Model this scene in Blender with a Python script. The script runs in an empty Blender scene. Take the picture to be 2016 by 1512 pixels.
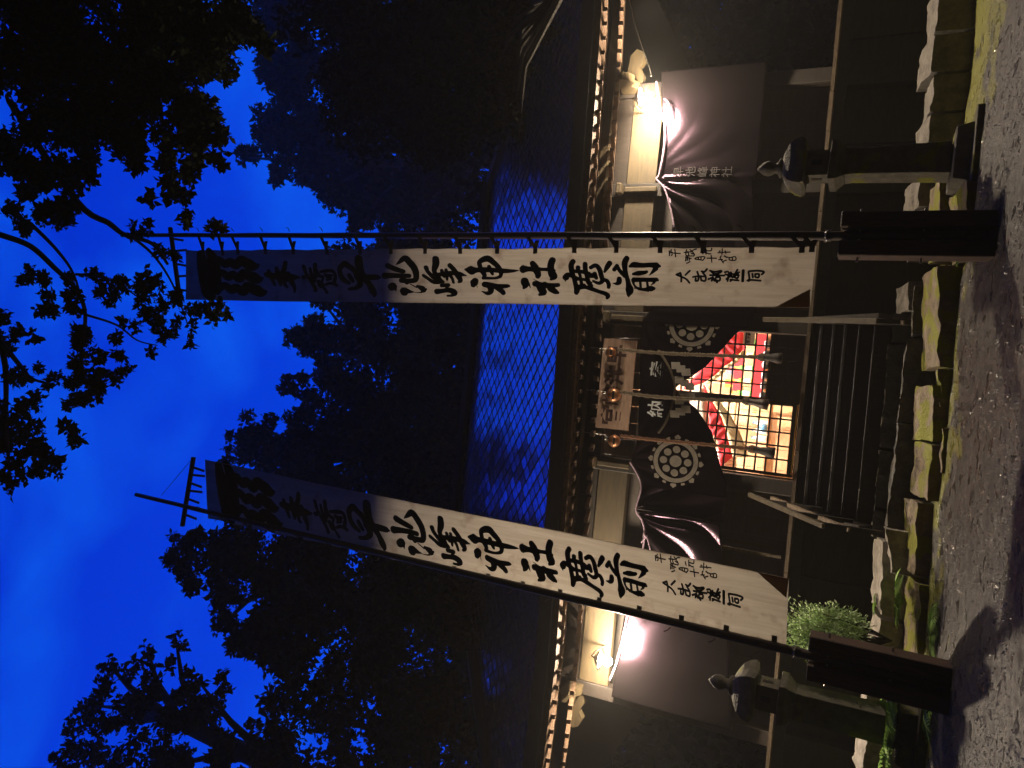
import bpy, bmesh, math, random
import numpy as np
from mathutils import Vector, Matrix, noise
R = math.radians
rnd = random.Random(7)
C = bpy.context.scene.collection
sc = bpy.context.scene

# ------------------------------------------------------------------ camera (phone held sideways, tilted up)
EYE = 1.5; FPX = 1456.0; PITCH = R(25.4); ROLL = R(5.47)
cr, sr, cp, sp = math.cos(ROLL), math.sin(ROLL), math.cos(PITCH), math.sin(PITCH)
cam = bpy.data.cameras.new('camera'); co = bpy.data.objects.new('camera', cam); C.objects.link(co)
cam.sensor_width = 36; cam.lens = 36*FPX/2016; cam.clip_end = 500; cam.clip_start = .05
U_ = Vector((0, -sp, cp)); R_ = Vector((1, 0, 0)); F_ = Vector((0, cp, sp))
ax = -cr*U_ + sr*R_; ay = sr*U_ + cr*R_; az = -F_
m = Matrix((ax, ay, az)).transposed().to_4x4(); m.translation = (0, 0, EYE)
co.matrix_world = m
sc.camera = co

# ------------------------------------------------------------------ sky: deep blue dusk with thin clouds
w = bpy.data.worlds.new('World'); sc.world = w; w.use_nodes = True
nt = w.node_tree; nt.nodes.clear()
def wn(t, **k):
    n = nt.nodes.new(t)
    for a, b in k.items(): setattr(n, a, b)
    return n
out = wn('ShaderNodeOutputWorld'); bg = wn('ShaderNodeBackground'); tc = wn('ShaderNodeTexCoord')
sky = wn('ShaderNodeTexSky', sky_type='NISHITA'); sky.sun_disc = False
sky.sun_elevation = R(1.0); sky.sun_rotation = R(200)
skb = wn('ShaderNodeRGBToBW'); nt.links.new(sky.outputs[0], skb.inputs[0])
sep = wn('ShaderNodeSeparateXYZ'); nt.links.new(tc.outputs['Generated'], sep.inputs[0])
rp = wn('ShaderNodeValToRGB'); nt.links.new(sep.outputs['Z'], rp.inputs[0])
rp.color_ramp.elements[0].position = .35; rp.color_ramp.elements[0].color = (.002, .075, .84, 1)
rp.color_ramp.elements[1].position = .95; rp.color_ramp.elements[1].color = (.0, .022, .56, 1)
e = rp.color_ramp.elements.new(.75); e.color = (.0, .042, .70, 1)
mp = wn('ShaderNodeMapping'); mp.inputs['Scale'].default_value = (1, 1.3, 2.0); nt.links.new(tc.outputs['Generated'], mp.inputs[0])
nz = wn('ShaderNodeTexNoise'); nz.inputs['Scale'].default_value = 3.4; nz.inputs['Detail'].default_value = 5; nz.inputs['Distortion'].default_value = .6
nt.links.new(mp.outputs[0], nz.inputs['Vector'])
cr2 = wn('ShaderNodeMapRange'); cr2.inputs[1].default_value = .42; cr2.inputs[2].default_value = .74; nt.links.new(nz.outputs[0], cr2.inputs[0])
mx = wn('ShaderNodeMix', data_type='RGBA'); nt.links.new(cr2.outputs[0], mx.inputs[0]); nt.links.new(rp.outputs[0], mx.inputs[6])
mx.inputs[7].default_value = (.12, .145, .92, 1)
mx2 = wn('ShaderNodeMix', data_type='RGBA', blend_type='ADD'); mx2.inputs[0].default_value = .02
nt.links.new(mx.outputs[2], mx2.inputs[6]); nt.links.new(skb.outputs[0], mx2.inputs[7])
sat = wn('ShaderNodeMix', data_type='RGBA', blend_type='MULTIPLY'); sat.inputs[0].default_value = 1; sat.inputs[7].default_value = (.02, .8, 1, 1)
nt.links.new(mx2.outputs[2], sat.inputs[6])
nt.links.new(sat.outputs[2], bg.inputs[0]); bg.inputs[1].default_value = 1.0
nt.links.new(bg.outputs[0], out.inputs[0])

sc.view_settings.view_transform = 'Standard'; sc.view_settings.look = 'None'
sc.view_settings.exposure = 0; sc.view_settings.gamma = 1; sc.view_settings.use_curve_mapping = False
sc.render.engine = 'CYCLES'
sc.cycles.use_denoising = True
sc.cycles.max_bounces = 6; sc.cycles.sample_clamp_indirect = 4; sc.cycles.caustics_reflective = False; sc.cycles.caustics_refractive = False
LAMP = 4300.0        # radiance of the two bare bulbs under the eaves

# ------------------------------------------------------------------ geometry helpers
def ray(px, py):
    a = (px-1008)/FPX; b = (py-756)/FPX
    D = a*cr+b*sr; Rr = a*sr-b*cr
    return Rr, cp+D*sp, sp-D*cp
def at(px, py, Y):
    r = ray(px, py); t = Y/r[1]; return Vector((r[0]*t, Y, EYE+r[2]*t))
def lerp(a, b, t): return a+(b-a)*t
def interp(x, pts):
    if x <= pts[0][0]: return pts[0][1]
    for (a, b), (c, d) in zip(pts, pts[1:]):
        if x <= c: return lerp(b, d, (x-a)/(c-a))
    return pts[-1][1]

def raw(name, verts, faces, mat=None, smooth=False):
    me = bpy.data.meshes.new(name); me.from_pydata([tuple(v) for v in verts], [], faces); me.update()
    if smooth: me.polygons.foreach_set('use_smooth', [True]*len(me.polygons))
    if mat: me.materials.append(mat)
    return me
def link(name, me, parent=None):
    o = bpy.data.objects.new(name, me); C.objects.link(o)
    if parent is not None: o.parent = parent; o.matrix_parent_inverse = parent.matrix_world.inverted()
    return o
def tag(o, label=None, cat=None, group=None, kind=None):
    if label: o['label'] = label
    if cat: o['category'] = cat
    if group: o['group'] = group
    if kind: o['kind'] = kind
    return o
def thing(name, label, cat, loc=(0, 0, 0), group=None):
    o = bpy.data.objects.new(name, None); C.objects.link(o); o.location = loc
    o.matrix_world = Matrix.Translation(loc); o.empty_display_size = .1
    return tag(o, label, cat, group)

class MB:
    def __init__(s): s.v = []; s.f = []
    def add(s, v, f):
        n = len(s.v); s.v += [Vector(p) for p in v]; s.f += [tuple(i+n for i in q) for q in f]; return s
    def box(s, lo, hi, rot=None, piv=None):
        x0, y0, z0 = lo; x1, y1, z1 = hi
        v = [Vector(p) for p in ((x0,y0,z0),(x1,y0,z0),(x1,y1,z0),(x0,y1,z0),(x0,y0,z1),(x1,y0,z1),(x1,y1,z1),(x0,y1,z1))]
        if rot is not None:
            p = Vector(piv) if piv is not None else (Vector(lo)+Vector(hi))/2
            v = [p+rot@(q-p) for q in v]
        return s.add(v, [(0,3,2,1),(4,5,6,7),(0,1,5,4),(1,2,6,5),(2,3,7,6),(3,0,4,7)])
    def bar(s, a, b, w, h=None, up=(0,0,1)):
        a = Vector(a); b = Vector(b); h = h or w; d = (b-a).normalized(); u = Vector(up)
        if abs(d.dot(u)) > .98: u = Vector((0,1,0))
        sx = d.cross(u).normalized(); u = sx.cross(d)
        v = [a+sx*i*w/2+u*j*h/2 for i, j in ((-1,-1),(1,-1),(1,1),(-1,1))]; v += [p+(b-a) for p in v]
        return s.add(v, [(3,2,1,0),(4,5,6,7),(0,1,5,4),(1,2,6,5),(2,3,7,6),(3,0,4,7)])
    def tube(s, pts, rad, n=8, caps=True):
        pts = [Vector(p) for p in pts]
        if not hasattr(rad, '__len__'): rad = [rad]*len(pts)
        V = []; Fc = []; ref = None
        for i, p in enumerate(pts):
            d = (pts[min(i+1, len(pts)-1)]-pts[max(i-1, 0)]).normalized()
            if ref is None: ref = d.orthogonal().normalized()
            ref = (ref-d*ref.dot(d)).normalized(); bb = d.cross(ref)
            V += [p+(ref*math.cos(t)+bb*math.sin(t))*rad[i] for t in [2*math.pi*k/n for k in range(n)]]
        for i in range(len(pts)-1):
            for k in range(n):
                a = i*n+k; b = i*n+(k+1) % n; Fc.append((a, b, b+n, a+n))
        if caps: Fc.append(tuple(range(n))[::-1]); Fc.append(tuple(range(len(V)-n, len(V))))
        return s.add(V, Fc)
    def lathe(s, prof, c, n=20, sq=False, rot=0):
        V = []; Fc = []
        for r, z in prof:
            for k in range(n):
                t = 2*math.pi*k/n+rot; V.append(Vector(c)+Vector((r*math.cos(t), r*math.sin(t), z)))
        for i in range(len(prof)-1):
            for k in range(n):
                a = i*n+k; b = i*n+(k+1) % n; Fc.append((a, b, b+n, a+n))
        Fc.append(tuple(range(n))[::-1]); Fc.append(tuple(range(len(V)-n, len(V))))
        return s.add(V, Fc)
    def build(s, name, mat, parent=None, smooth=False, bevel=0):
        me = raw(name, s.v, s.f, mat, smooth); o = link(name, me, parent)
        if bevel:
            bm = bmesh.new(); bm.from_mesh(me)
            bmesh.ops.bevel(bm, geom=bm.edges[:], offset=bevel, segments=1, affect='EDGES'); bm.to_mesh(me); bm.free()
        return o
def squareprof(prof, c, yaw=0):
    """square stack: profile of half-widths and heights"""
    m = MB(); V = []; Fc = []; n = 4; rt = Matrix.Rotation(yaw, 3, 'Z')
    for r, z in prof:
        for sx, sy in ((-1,-1),(1,-1),(1,1),(-1,1)): V.append(Vector(c)+rt@Vector((sx*r, sy*r, z)))
    for i in range(len(prof)-1):
        for k in range(4):
            a = i*4+k; b = i*4+(k+1) % 4; Fc.append((a, b, b+4, a+4))
    Fc.append((3,2,1,0)); Fc.append(tuple(range(len(V)-4, len(V))))
    return m.add(V, Fc)
def rough(me, amp, scale, seed=0, sub=0):
    bm = bmesh.new(); bm.from_mesh(me)
    if sub: bmesh.ops.subdivide_edges(bm, edges=bm.edges[:], cuts=sub, use_grid_fill=True)
    bm.normal_update()
    for v in bm.verts:
        p = v.co*scale+Vector((seed*7.1, seed*3.3, seed))
        v.co += Vector((noise.noise(p), noise.noise(p+Vector((31,0,0))), noise.noise(p+Vector((0,47,0)))))*amp
    bm.to_mesh(me); bm.free()

# ------------------------------------------------------------------ materials
def mat(name, col, rough_=.7, metal=0, var=.25, scale=3, bump=.2, bscale=40, stretch=(1,1,1), spec=.5, col2=None, emit=0, moss=0, mscale=2.5, bump2=0):
    m = bpy.data.materials.new(name); m.use_nodes = True; n = m.node_tree; P = n.nodes['Principled BSDF']
    P.inputs['Roughness'].default_value = rough_; P.inputs['Metallic'].default_value = metal; P.inputs['Specular IOR Level'].default_value = spec
    t = n.nodes.new('ShaderNodeTexCoord'); mp = n.nodes.new('ShaderNodeMapping'); mp.inputs['Scale'].default_value = stretch
    n.links.new(t.outputs['Object'], mp.inputs[0])
    nz = n.nodes.new('ShaderNodeTexNoise'); nz.inputs['Scale'].default_value = scale; nz.inputs['Detail'].default_value = 8; nz.inputs['Roughness'].default_value = .65
    n.links.new(mp.outputs[0], nz.inputs['Vector'])
    mr = n.nodes.new('ShaderNodeMapRange'); mr.inputs[1].default_value = .32; mr.inputs[2].default_value = .68; n.links.new(nz.outputs[0], mr.inputs[0])
    mx = n.nodes.new('ShaderNodeMix'); mx.data_type = 'RGBA'
    c = Vector(col); d = Vector(col2) if col2 else c*(1+var); a = c if col2 else c*(1-var)
    mx.inputs[6].default_value = (*a, 1); mx.inputs[7].default_value = (*[min(1, x) for x in d], 1)
    n.links.new(mr.outputs[0], mx.inputs[0]); last = mx.outputs[2]
    if moss:
        nm = n.nodes.new('ShaderNodeTexNoise'); nm.inputs['Scale'].default_value = mscale; nm.inputs['Detail'].default_value = 7
        n.links.new(t.outputs['Object'], nm.inputs['Vector'])
        r2 = n.nodes.new('ShaderNodeMapRange'); r2.inputs[1].default_value = .62-moss*.22; r2.inputs[2].default_value = .70-moss*.22; n.links.new(nm.outputs[0], r2.inputs[0])
        m2 = n.nodes.new('ShaderNodeMix'); m2.data_type = 'RGBA'; m2.inputs[7].default_value = (.17, .17, .013, 1)
        n.links.new(r2.outputs[0], m2.inputs[0]); n.links.new(last, m2.inputs[6]); last = m2.outputs[2]
    n.links.new(last, P.inputs['Base Color'])
    if bump2:
        nb2 = n.nodes.new('ShaderNodeTexNoise'); nb2.inputs['Scale'].default_value = bump2; nb2.inputs['Detail'].default_value = 5; n.links.new(mp.outputs[0], nb2.inputs['Vector'])
        b2 = n.nodes.new('ShaderNodeBump'); b2.inputs['Strength'].default_value = .65; b2.inputs['Distance'].default_value = .03; n.links.new(nb2.outputs[0], b2.inputs['Height'])
        rr = n.nodes.new('ShaderNodeMapRange'); rr.inputs[1].default_value = .35; rr.inputs[2].default_value = .65; rr.inputs[3].default_value = .18; rr.inputs[4].default_value = .75
        n.links.new(nb2.outputs[0], rr.inputs[0]); n.links.new(rr.outputs[0], P.inputs['Roughness'])
    if bump:
        nb = n.nodes.new('ShaderNodeTexNoise'); nb.inputs['Scale'].default_value = bscale; nb.inputs['Detail'].default_value = 6
        n.links.new(mp.outputs[0], nb.inputs['Vector'])
        b = n.nodes.new('ShaderNodeBump'); b.inputs['Strength'].default_value = bump; b.inputs['Distance'].default_value = .02
        n.links.new(nb.outputs[0], b.inputs['Height'])
        if bump2: n.links.new(b2.outputs[0], b.inputs['Normal'])
        n.links.new(b.outputs[0], P.inputs['Normal'])
    if emit: P.inputs['Emission Color'].default_value = (*col, 1); P.inputs['Emission Strength'].default_value = emit
    return m
M = {}
M['wood_dark'] = mat('wood_dark', (.022,.016,.012), .6, scale=4, stretch=(1,1,8), var=.4, bump=.4)
M['wood_dark_h'] = mat('wood_dark_h', (.024,.018,.014), .5, scale=4, stretch=(8,1,1), var=.4, bump=.4)
M['wood_beam'] = mat('wood_beam', (.085,.060,.024), .65, scale=3, stretch=(1,8,8), var=.35, bump=.5, col2=(.045,.031,.015))
M['wood_rafter'] = mat('wood_rafter', (.09,.052,.029), .7, scale=5, stretch=(4,1,4), var=.35, bump=.3)
M['wood_old'] = mat('wood_old', (.16,.115,.075), .6, scale=6, stretch=(1,1,10), var=.4, bump=.4)
M['wood_pole'] = mat('wood_pole', (.05,.03,.022), .42, scale=6, stretch=(6,6,1), var=.3, bump=.3)
M['wood_post'] = mat('wood_post', (.07,.038,.026), .6, scale=6, stretch=(8,8,1), var=.4, bump=.5)
M['wall_wood'] = mat('wall_wood', (.055,.045,.038), .6, scale=3, stretch=(1,1,6), var=.2, bump=.25)
M['stone_half_shade'] = mat('stone_half_shade', (.15,.135,.115), .85, scale=7, var=.4, bump=.9, bscale=25)  # right-hand stones: shade on their fronts put into a lower stone colour
M['stone_shade'] = mat('stone_shade', (.075,.068,.055), .85, scale=7, var=.4, bump=.9, bscale=25)  # same stone darkened in colour to stand in for shade on the risers
M['pebble'] = mat('pebble', (.06,.054,.046), .28, scale=40, var=.6, bump=0, spec=.8)
M['stone'] = mat('stone', (.30,.27,.235), .85, scale=7, var=.4, bump=.9, bscale=25)
M['stone_moss'] = mat('stone_moss', (.17,.13,.085), .9, scale=6, var=.45, bump=1, bscale=26, moss=.68, mscale=4.2)
M['stone_lantern'] = mat('stone_lantern', (.105,.096,.075), .9, scale=8, var=.35, bump=.8, bscale=40, moss=.25)
M['ground'] = mat('ground', (.024,.0175,.0105), .36, scale=2.6, col2=(.041,.036,.028), bump=1, bscale=62, moss=.30, mscale=2.2, spec=.7, bump2=7)
M['hall_floor'] = mat('hall_floor', (.10,.065,.04), .35, stretch=(1,6,1))
M['curtain'] = mat('curtain', (.0042,.0034,.0036), .75, scale=30, var=.12, bump=.15, bscale=300)
M['white_print'] = mat('white_print', (.25,.22,.185), .85, scale=20, var=.2, bump=.1)
M['paper'] = mat('paper', (.50,.46,.42), .8, var=.08)
M['plaque'] = mat('plaque', (.36,.235,.17), .7, scale=5, stretch=(1,1,6), var=.25, bump=.5)
M['plaque_ink'] = mat('plaque_ink', (.05,.018,.012), .7)
M['ink'] = mat('ink', (.004,.004,.004), .8, bump=0, spec=.1)
M['rope'] = mat('rope', (.13,.10,.065), .9, scale=40, var=.4, bump=1, bscale=120)
M['rope_red'] = mat('rope_red', (.15,.07,.035), .9, scale=40, var=.4, bump=1, bscale=120)
M['bell'] = mat('bell', (.35,.17,.09), .38, metal=.85, scale=12, var=.4, bump=.3)
M['iron'] = mat('iron', (.35,.33,.30), .4, metal=.8, var=.3)
M['copper_roof'] = mat('copper_roof', (.66,.68,.74), .14, metal=.97, scale=9, var=.25, bump=.05, bscale=30)
M['roof_under'] = mat('roof_under', (.012,.012,.014), .8)
M['roof_plain'] = mat('roof_plain', (.03,.026,.026), .7)
M['purple_rope'] = mat('purple_rope', (.42,.30,.40), .8, scale=60, var=.5, bump=.6)
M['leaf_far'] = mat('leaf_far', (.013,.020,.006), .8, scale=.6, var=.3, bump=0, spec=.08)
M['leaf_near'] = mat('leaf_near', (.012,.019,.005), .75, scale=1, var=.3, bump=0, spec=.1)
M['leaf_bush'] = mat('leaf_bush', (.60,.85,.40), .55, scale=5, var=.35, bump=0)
M['leaf_fern'] = mat('leaf_fern', (.20,.36,.04), .6, scale=8, var=.4, bump=0)
M['bark'] = mat('bark', (.035,.028,.02), .9, scale=10, stretch=(1,1,.2), bump=1)
M['faint_print'] = mat('faint_print', (.022,.018,.019), .9, bump=0)
M['room_wood'] = mat('room_wood', (.62,.40,.23), .5, scale=3, stretch=(1,1,8), var=.2)
M['red_cloth'] = mat('red_cloth', (.72,.035,.05), .8, scale=5, var=.15)
M['white_cloth'] = mat('white_cloth', (.78,.70,.58), .85, scale=5, var=.08)
M['cream_cloth'] = mat('cream_cloth', (.62,.50,.28), .85, scale=5, var=.12)
M['gold'] = mat('gold', (.8,.52,.10), .3, metal=.6, var=.2)
M['yellow'] = mat('yellow', (.65,.55,.05), .4, var=.3)
M['green'] = mat('green', (.10,.45,.06), .4, var=.3)
M['greyblue'] = mat('greyblue', (.16,.19,.24), .5, var=.2)
M['skyblue'] = mat('skyblue', (.12,.35,.62), .4, var=.2)
M['black_box'] = mat('black_box', (.02,.018,.018), .4)
M['white_gloss'] = mat('white_gloss', (.85,.88,.9), .3, var=.05)
def emissive(name, col, s):
    m = bpy.data.materials.new(name); m.use_nodes = True; n = m.node_tree; P = n.nodes['Principled BSDF']
    P.inputs['Base Color'].default_value = (.8,.8,.8,1); P.inputs['Emission Color'].default_value = (*col, 1); P.inputs['Emission Strength'].default_value = s
    return m
M['bulb'] = emissive('bulb', (1, .81, .585), LAMP)
M['room_lamp'] = emissive('room_lamp', (1, .90, .78), 1150)
def cloth_mat(name, ca, cb, cc):
    m = bpy.data.materials.new(name); m.use_nodes = True; n = m.node_tree; n.nodes.clear()
    o = n.nodes.new('ShaderNodeOutputMaterial'); d = n.nodes.new('ShaderNodeBsdfDiffuse'); t = n.nodes.new('ShaderNodeBsdfTranslucent'); mx = n.nodes.new('ShaderNodeMixShader')
    mx.inputs[0].default_value = .5
    tc = n.nodes.new('ShaderNodeTexCoord'); mp = n.nodes.new('ShaderNodeMapping'); mp.inputs['Scale'].default_value = (14, 14, .9); n.links.new(tc.outputs['Object'], mp.inputs[0])
    a = n.nodes.new('ShaderNodeTexNoise'); a.inputs['Scale'].default_value = 1; a.inputs['Detail'].default_value = 9; a.inputs['Roughness'].default_value = .7; n.links.new(mp.outputs[0], a.inputs['Vector'])
    r = n.nodes.new('ShaderNodeMapRange'); r.inputs[1].default_value = .35; r.inputs[2].default_value = .7; n.links.new(a.outputs[0], r.inputs[0])
    c = n.nodes.new('ShaderNodeMix'); c.data_type = 'RGBA'; c.inputs[6].default_value = ca; c.inputs[7].default_value = cb; n.links.new(r.outputs[0], c.inputs[0])
    b = n.nodes.new('ShaderNodeTexNoise'); b.inputs['Scale'].default_value = 4; b.inputs['Detail'].default_value = 4; n.links.new(tc.outputs['Object'], b.inputs['Vector'])
    r2 = n.nodes.new('ShaderNodeMapRange'); r2.inputs[1].default_value = .56; r2.inputs[2].default_value = .74; n.links.new(b.outputs[0], r2.inputs[0])
    c2 = n.nodes.new('ShaderNodeMix'); c2.data_type = 'RGBA'; c2.inputs[7].default_value = cc; n.links.new(r2.outputs[0], c2.inputs[0]); n.links.new(c.outputs[2], c2.inputs[6])
    n.links.new(c2.outputs[2], d.inputs[0]); n.links.new(c2.outputs[2], t.inputs[0])
    n.links.new(d.outputs[0], mx.inputs[1]); n.links.new(t.outputs[0], mx.inputs[2]); n.links.new(mx.outputs[0], o.inputs[0])
    return m
M['banner'] = cloth_mat('banner_cloth', (.53,.485,.42,1), (.38,.33,.27,1), (.29,.235,.185,1))
M['hem'] = cloth_mat('hem_cloth', (.42,.32,.22,1), (.34,.25,.17,1), (.30,.21,.14,1))
M['tie'] = cloth_mat('tie_cloth', (.16,.13,.11,1), (.12,.1,.08,1), (.1,.08,.07,1))
P = M['curtain'].node_tree.nodes['Principled BSDF']; P.inputs['Roughness'].default_value = .24; P.inputs['Specular IOR Level'].default_value = .42; P.inputs['Specular Tint'].default_value = (1, .60, .92, 1)

# ------------------------------------------------------------------ text from Blender's own built-in font
def text_obj(s, size, mt, parent, name, bold=.0, mtx=None, vertical=False, pitch=1.0):
    cu = bpy.data.curves.new(name, 'FONT'); cu.body = s; cu.size = size; cu.offset = bold; cu.align_x = 'CENTER'; cu.align_y = 'CENTER'; cu.extrude = .001
    if vertical: cu.body = '\n'.join(s); cu.space_line = pitch
    o = bpy.data.objects.new(name, cu); C.objects.link(o)
    bpy.context.view_layer.update()
    me = bpy.data.meshes.new_from_object(o.evaluated_get(bpy.context.evaluated_depsgraph_get()))
    bpy.data.objects.remove(o); me.materials.clear(); me.materials.append(mt)
    if mtx is not None: me.transform(mtx)
    return link(name, me, parent)
def face_mtx(loc, rz=0, sx=1, sy=1, lean=0):
    """text plane facing the viewer (-Y): local x -> world X, local y -> world Z"""
    return Matrix.Translation(loc) @ Matrix.Rotation(rz, 4, 'Y') @ Matrix(((1,0,0,0),(0,0,-1,0),(0,1,0,0),(0,0,0,1))) @ Matrix.Diagonal((sx, sy, 1, 1))

# ================================================================== GROUND
def gz(x, y):
    b = .065*y if y < 10.6 else .689
    if y < -5: b = -.325
    return b
def ground():
    xs = np.concatenate([np.linspace(-60,-8,14), np.linspace(-7.5,7.5,120), np.linspace(8,60,14)])
    ys = np.concatenate([np.linspace(-40,-1,12), np.linspace(0,5,20), np.linspace(5.1,11,90), np.linspace(12,80,14)])
    V = []; 
    for y in ys:
        for x in xs:
            z = gz(x, y)
            if abs(x) < 8 and -1 < y < 11.2:
                z += .035*noise.noise(Vector((x*.8, y*.8, 0)))+.015*noise.noise(Vector((x*3, y*3, 2)))+.007*noise.noise(Vector((x*11, y*11, 5)))
                z += .05*math.exp(-((x-2.6)/.8)**2-((y-8.7)/.5)**2)
            V.append((x, y, z))
    nx = len(xs); Fc = [(j*nx+i, j*nx+i+1, (j+1)*nx+i+1, (j+1)*nx+i) for j in range(len(ys)-1) for i in range(nx-1)]
    o = link('ground', raw('ground', V, Fc, M['ground'], True)); tag(o, kind='structure')
ground()
# moss on the earth keeps to the damp strip along the steps and to the right-hand verge
gn = M['ground'].node_tree; ramp = [n for n in gn.nodes if n.type == 'MAP_RANGE' and abs(n.inputs[2].default_value-(.70-.30*.22)) < 1e-4][0]
tcg = gn.nodes.new('ShaderNodeTexCoord'); sx_ = gn.nodes.new('ShaderNodeSeparateXYZ'); gn.links.new(tcg.outputs['Object'], sx_.inputs[0])
ya = gn.nodes.new('ShaderNodeMapRange'); ya.inputs[1].default_value = 8.3; ya.inputs[2].default_value = 9.5; ya.inputs[3].default_value = -.16; ya.inputs[4].default_value = .12; gn.links.new(sx_.outputs['Y'], ya.inputs[0])
xa = gn.nodes.new('ShaderNodeMapRange'); xa.inputs[1].default_value = 3.2; xa.inputs[2].default_value = 4.6; xa.inputs[3].default_value = 0; xa.inputs[4].default_value = .13; gn.links.new(sx_.outputs['X'], xa.inputs[0])
ad = gn.nodes.new('ShaderNodeMath'); ad.operation = 'ADD'; gn.links.new(ya.outputs[0], ad.inputs[0]); gn.links.new(xa.outputs[0], ad.inputs[1])
ad2 = gn.nodes.new('ShaderNodeMath'); ad2.operation = 'ADD'; gn.links.new(ad.outputs[0], ad2.inputs[0]); gn.links.new(ramp.inputs[0].links[0].from_socket, ad2.inputs[1]); gn.links.new(ad2.outputs[0], ramp.inputs[0])

# ================================================================== STONE STEPS AND TERRACE
st = thing('stone_steps', 'worn mossy stone steps and terrace edge in front of the shrine stairs', 'steps', (0, 10, .6))
seed = 0
def slab(p0, y0, p1, y1, Yf, depth, h, rise=0, m='stone', name='stone'):
    """rough stone with its top front edge running between two points seen in the photograph, at real distance Yf"""
    global seed; seed += 1
    a = at(p0, y0, Yf); b = at(p1, y1, Yf); g = .006
    V = []
    for p, s in ((a, -g), (b, g)):
        V += [(p.x+s, Yf, p.z-h), (p.x+s, Yf, p.z), (p.x+s, Yf+depth, p.z+rise), (p.x+s, Yf+depth, p.z-h)]
    Fc = [(0,1,2,3),(7,6,5,4),(0,4,5,1),(1,5,6,2),(2,6,7,3),(3,7,4,0)]
    me = raw(name, V, Fc, M[m])
    bm = bmesh.new(); bm.from_mesh(me); bmesh.ops.recalc_face_normals(bm, faces=bm.faces)
    L = abs(a.x-b.x); n = max(5, min(26, int(L/.06)))
    ed = [e for e in bm.edges if abs(e.verts[0].co.x-e.verts[1].co.x) > L*.5]
    bmesh.ops.subdivide_edges(bm, edges=ed, cuts=n, use_grid_fill=True)
    ed = [e for e in bm.edges if abs(e.verts[0].co.y-e.verts[1].co.y) > depth*.5]
    bmesh.ops.subdivide_edges(bm, edges=ed, cuts=6, use_grid_fill=True)
    bm.to_mesh(me); bm.free()
    rough(me, .030, 5, seed); rough(me, .016, 17, seed); me.polygons.foreach_set('use_smooth', [True]*len(me.polygons)); me.set_sharp_from_angle(angle=.7)
    return link(name, me, st)
# top terrace course
slab(1757,616,1753,674, 10.7,.7,.5,0,'stone_shade'); slab(1749,677,1731,880, 10.7,.7,.5,0,'stone_shade'); slab(1731,884,1721,998, 10.7,.7,.5,0,'stone_shade'); slab(1721,1002,1717,1062,10.7,.7,.5,0,'stone_shade')
slab(1738,1066,1735,1214,10.35,.6,.5,.10); slab(1733,1219,1722,1292,10.35,.6,.5,.08); slab(1716,1300,1700,1430,10.4,.6,.5,.04); slab(1706,1450,1694,1540,10.2,.6,.5,.1)
slab(1790,552,1789,614,10.5,.6,.5,.12,'stone_half_shade'); slab(1808,430,1800,500,10.4,.6,.5,.06,'stone_half_shade'); slab(1811,345,1809,408,10.4,.6,.5,.14,'stone_half_shade'); slab(1829,226,1826,280,10.4,.6,.5,.10,'stone_half_shade'); slab(1826,282,1818,340,10.4,.6,.5,.05,'stone_half_shade')
slab(1838,148,1831,222,10.4,.6,.5,.05,'stone_half_shade'); slab(1838,68,1833,143,10.4,.6,.5,.13,'stone_half_shade'); slab(1846,-40,1844,64,10.4,.6,.5,.07,'stone_half_shade')
# second course
slab(1799,562,1797,660,10.42,.27,.35,0,'stone_shade'); slab(1787,666,1768,830,10.42,.27,.35,0,'stone_shade'); slab(1768,834,1744,1038,10.42,.27,.35,0,'stone_shade'); slab(1744,1042,1757,1130,10.2,.3,.35,.03)
# mossy slabs
slab(1848,520,1848,722,9.56,.83,.3,.11,'stone_moss'); slab(1838,758,1836,870,9.62,.75,.3,.14,'stone_moss'); slab(1835,874,1824,985,9.6,.75,.3,.13,'stone_moss')
slab(1806,990,1800,1135,9.9,.5,.35,.10,'stone_moss'); slab(1812,1150,1806,1330,9.8,.6,.35,.14,'stone_moss'); slab(1860,842,1853,935,9.4,.16,.2,.0,'stone_moss')
slab(1848,725,1852,800,9.56,.16,.2,.0,'stone_moss'); slab(1850,350,1850,505,9.75,.6,.3,.06,'stone_moss'); slab(1800,1345,1795,1520,9.9,.5,.35,.08,'stone_moss')
slab(1905,355,1908,500,9.0,.7,.12,.09,'stone_moss')

# ================================================================== SHRINE HALL
hall = thing('shrine_hall', 'dark wooden shrine hall with diamond shingled copper roof and latticed doors', 'shrine', (0, 12, .7))
FL = 2.32
# engawa floor, posts and under-floor boards
nb = 26
for i in range(nb):
    x0 = -7.6+15.2*i/nb
    MB().box((x0+.004, 11.5, FL-.05), (x0+15.2/nb-.004, 12.36, FL+rnd.uniform(-.002,.003))).build('floor_board', M['wood_old'], hall)
MB().box((-7.6,11.80,FL-.20),(7.6,11.90,FL-.055)).build('floor_beam', M['wood_dark_h'], hall)
for x in (-7.2,-4.85,-3.3,3.35,4.95,7.2):
    MB().box((x-.09,11.80,.7),(x+.09,11.98,FL-.205)).build('floor_post', M['wood_dark'], hall)
MB().box((-7.5,12.1,.7),(7.5,12.14,FL-.06)).build('skirting_board', M['wood_dark'], hall)
for x in (-6.3,-5.6,-4.2,-2.5,2.4,4.1,5.7,6.5):
    MB().box((x-.03,12.04,.7),(x+.03,12.095,FL-.06)).build('skirting_batten', M['wood_dark'], hall)
# columns
cols = (-4.85,-3.3,-1.15,1.25,3.35,5.0)
for x in cols:
    z1 = 5.75
    MB().box((x-.11,11.66,FL+.003),(x+.11,11.88,z1)).build('column', M['wood_dark'], hall, bevel=.01)
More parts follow.
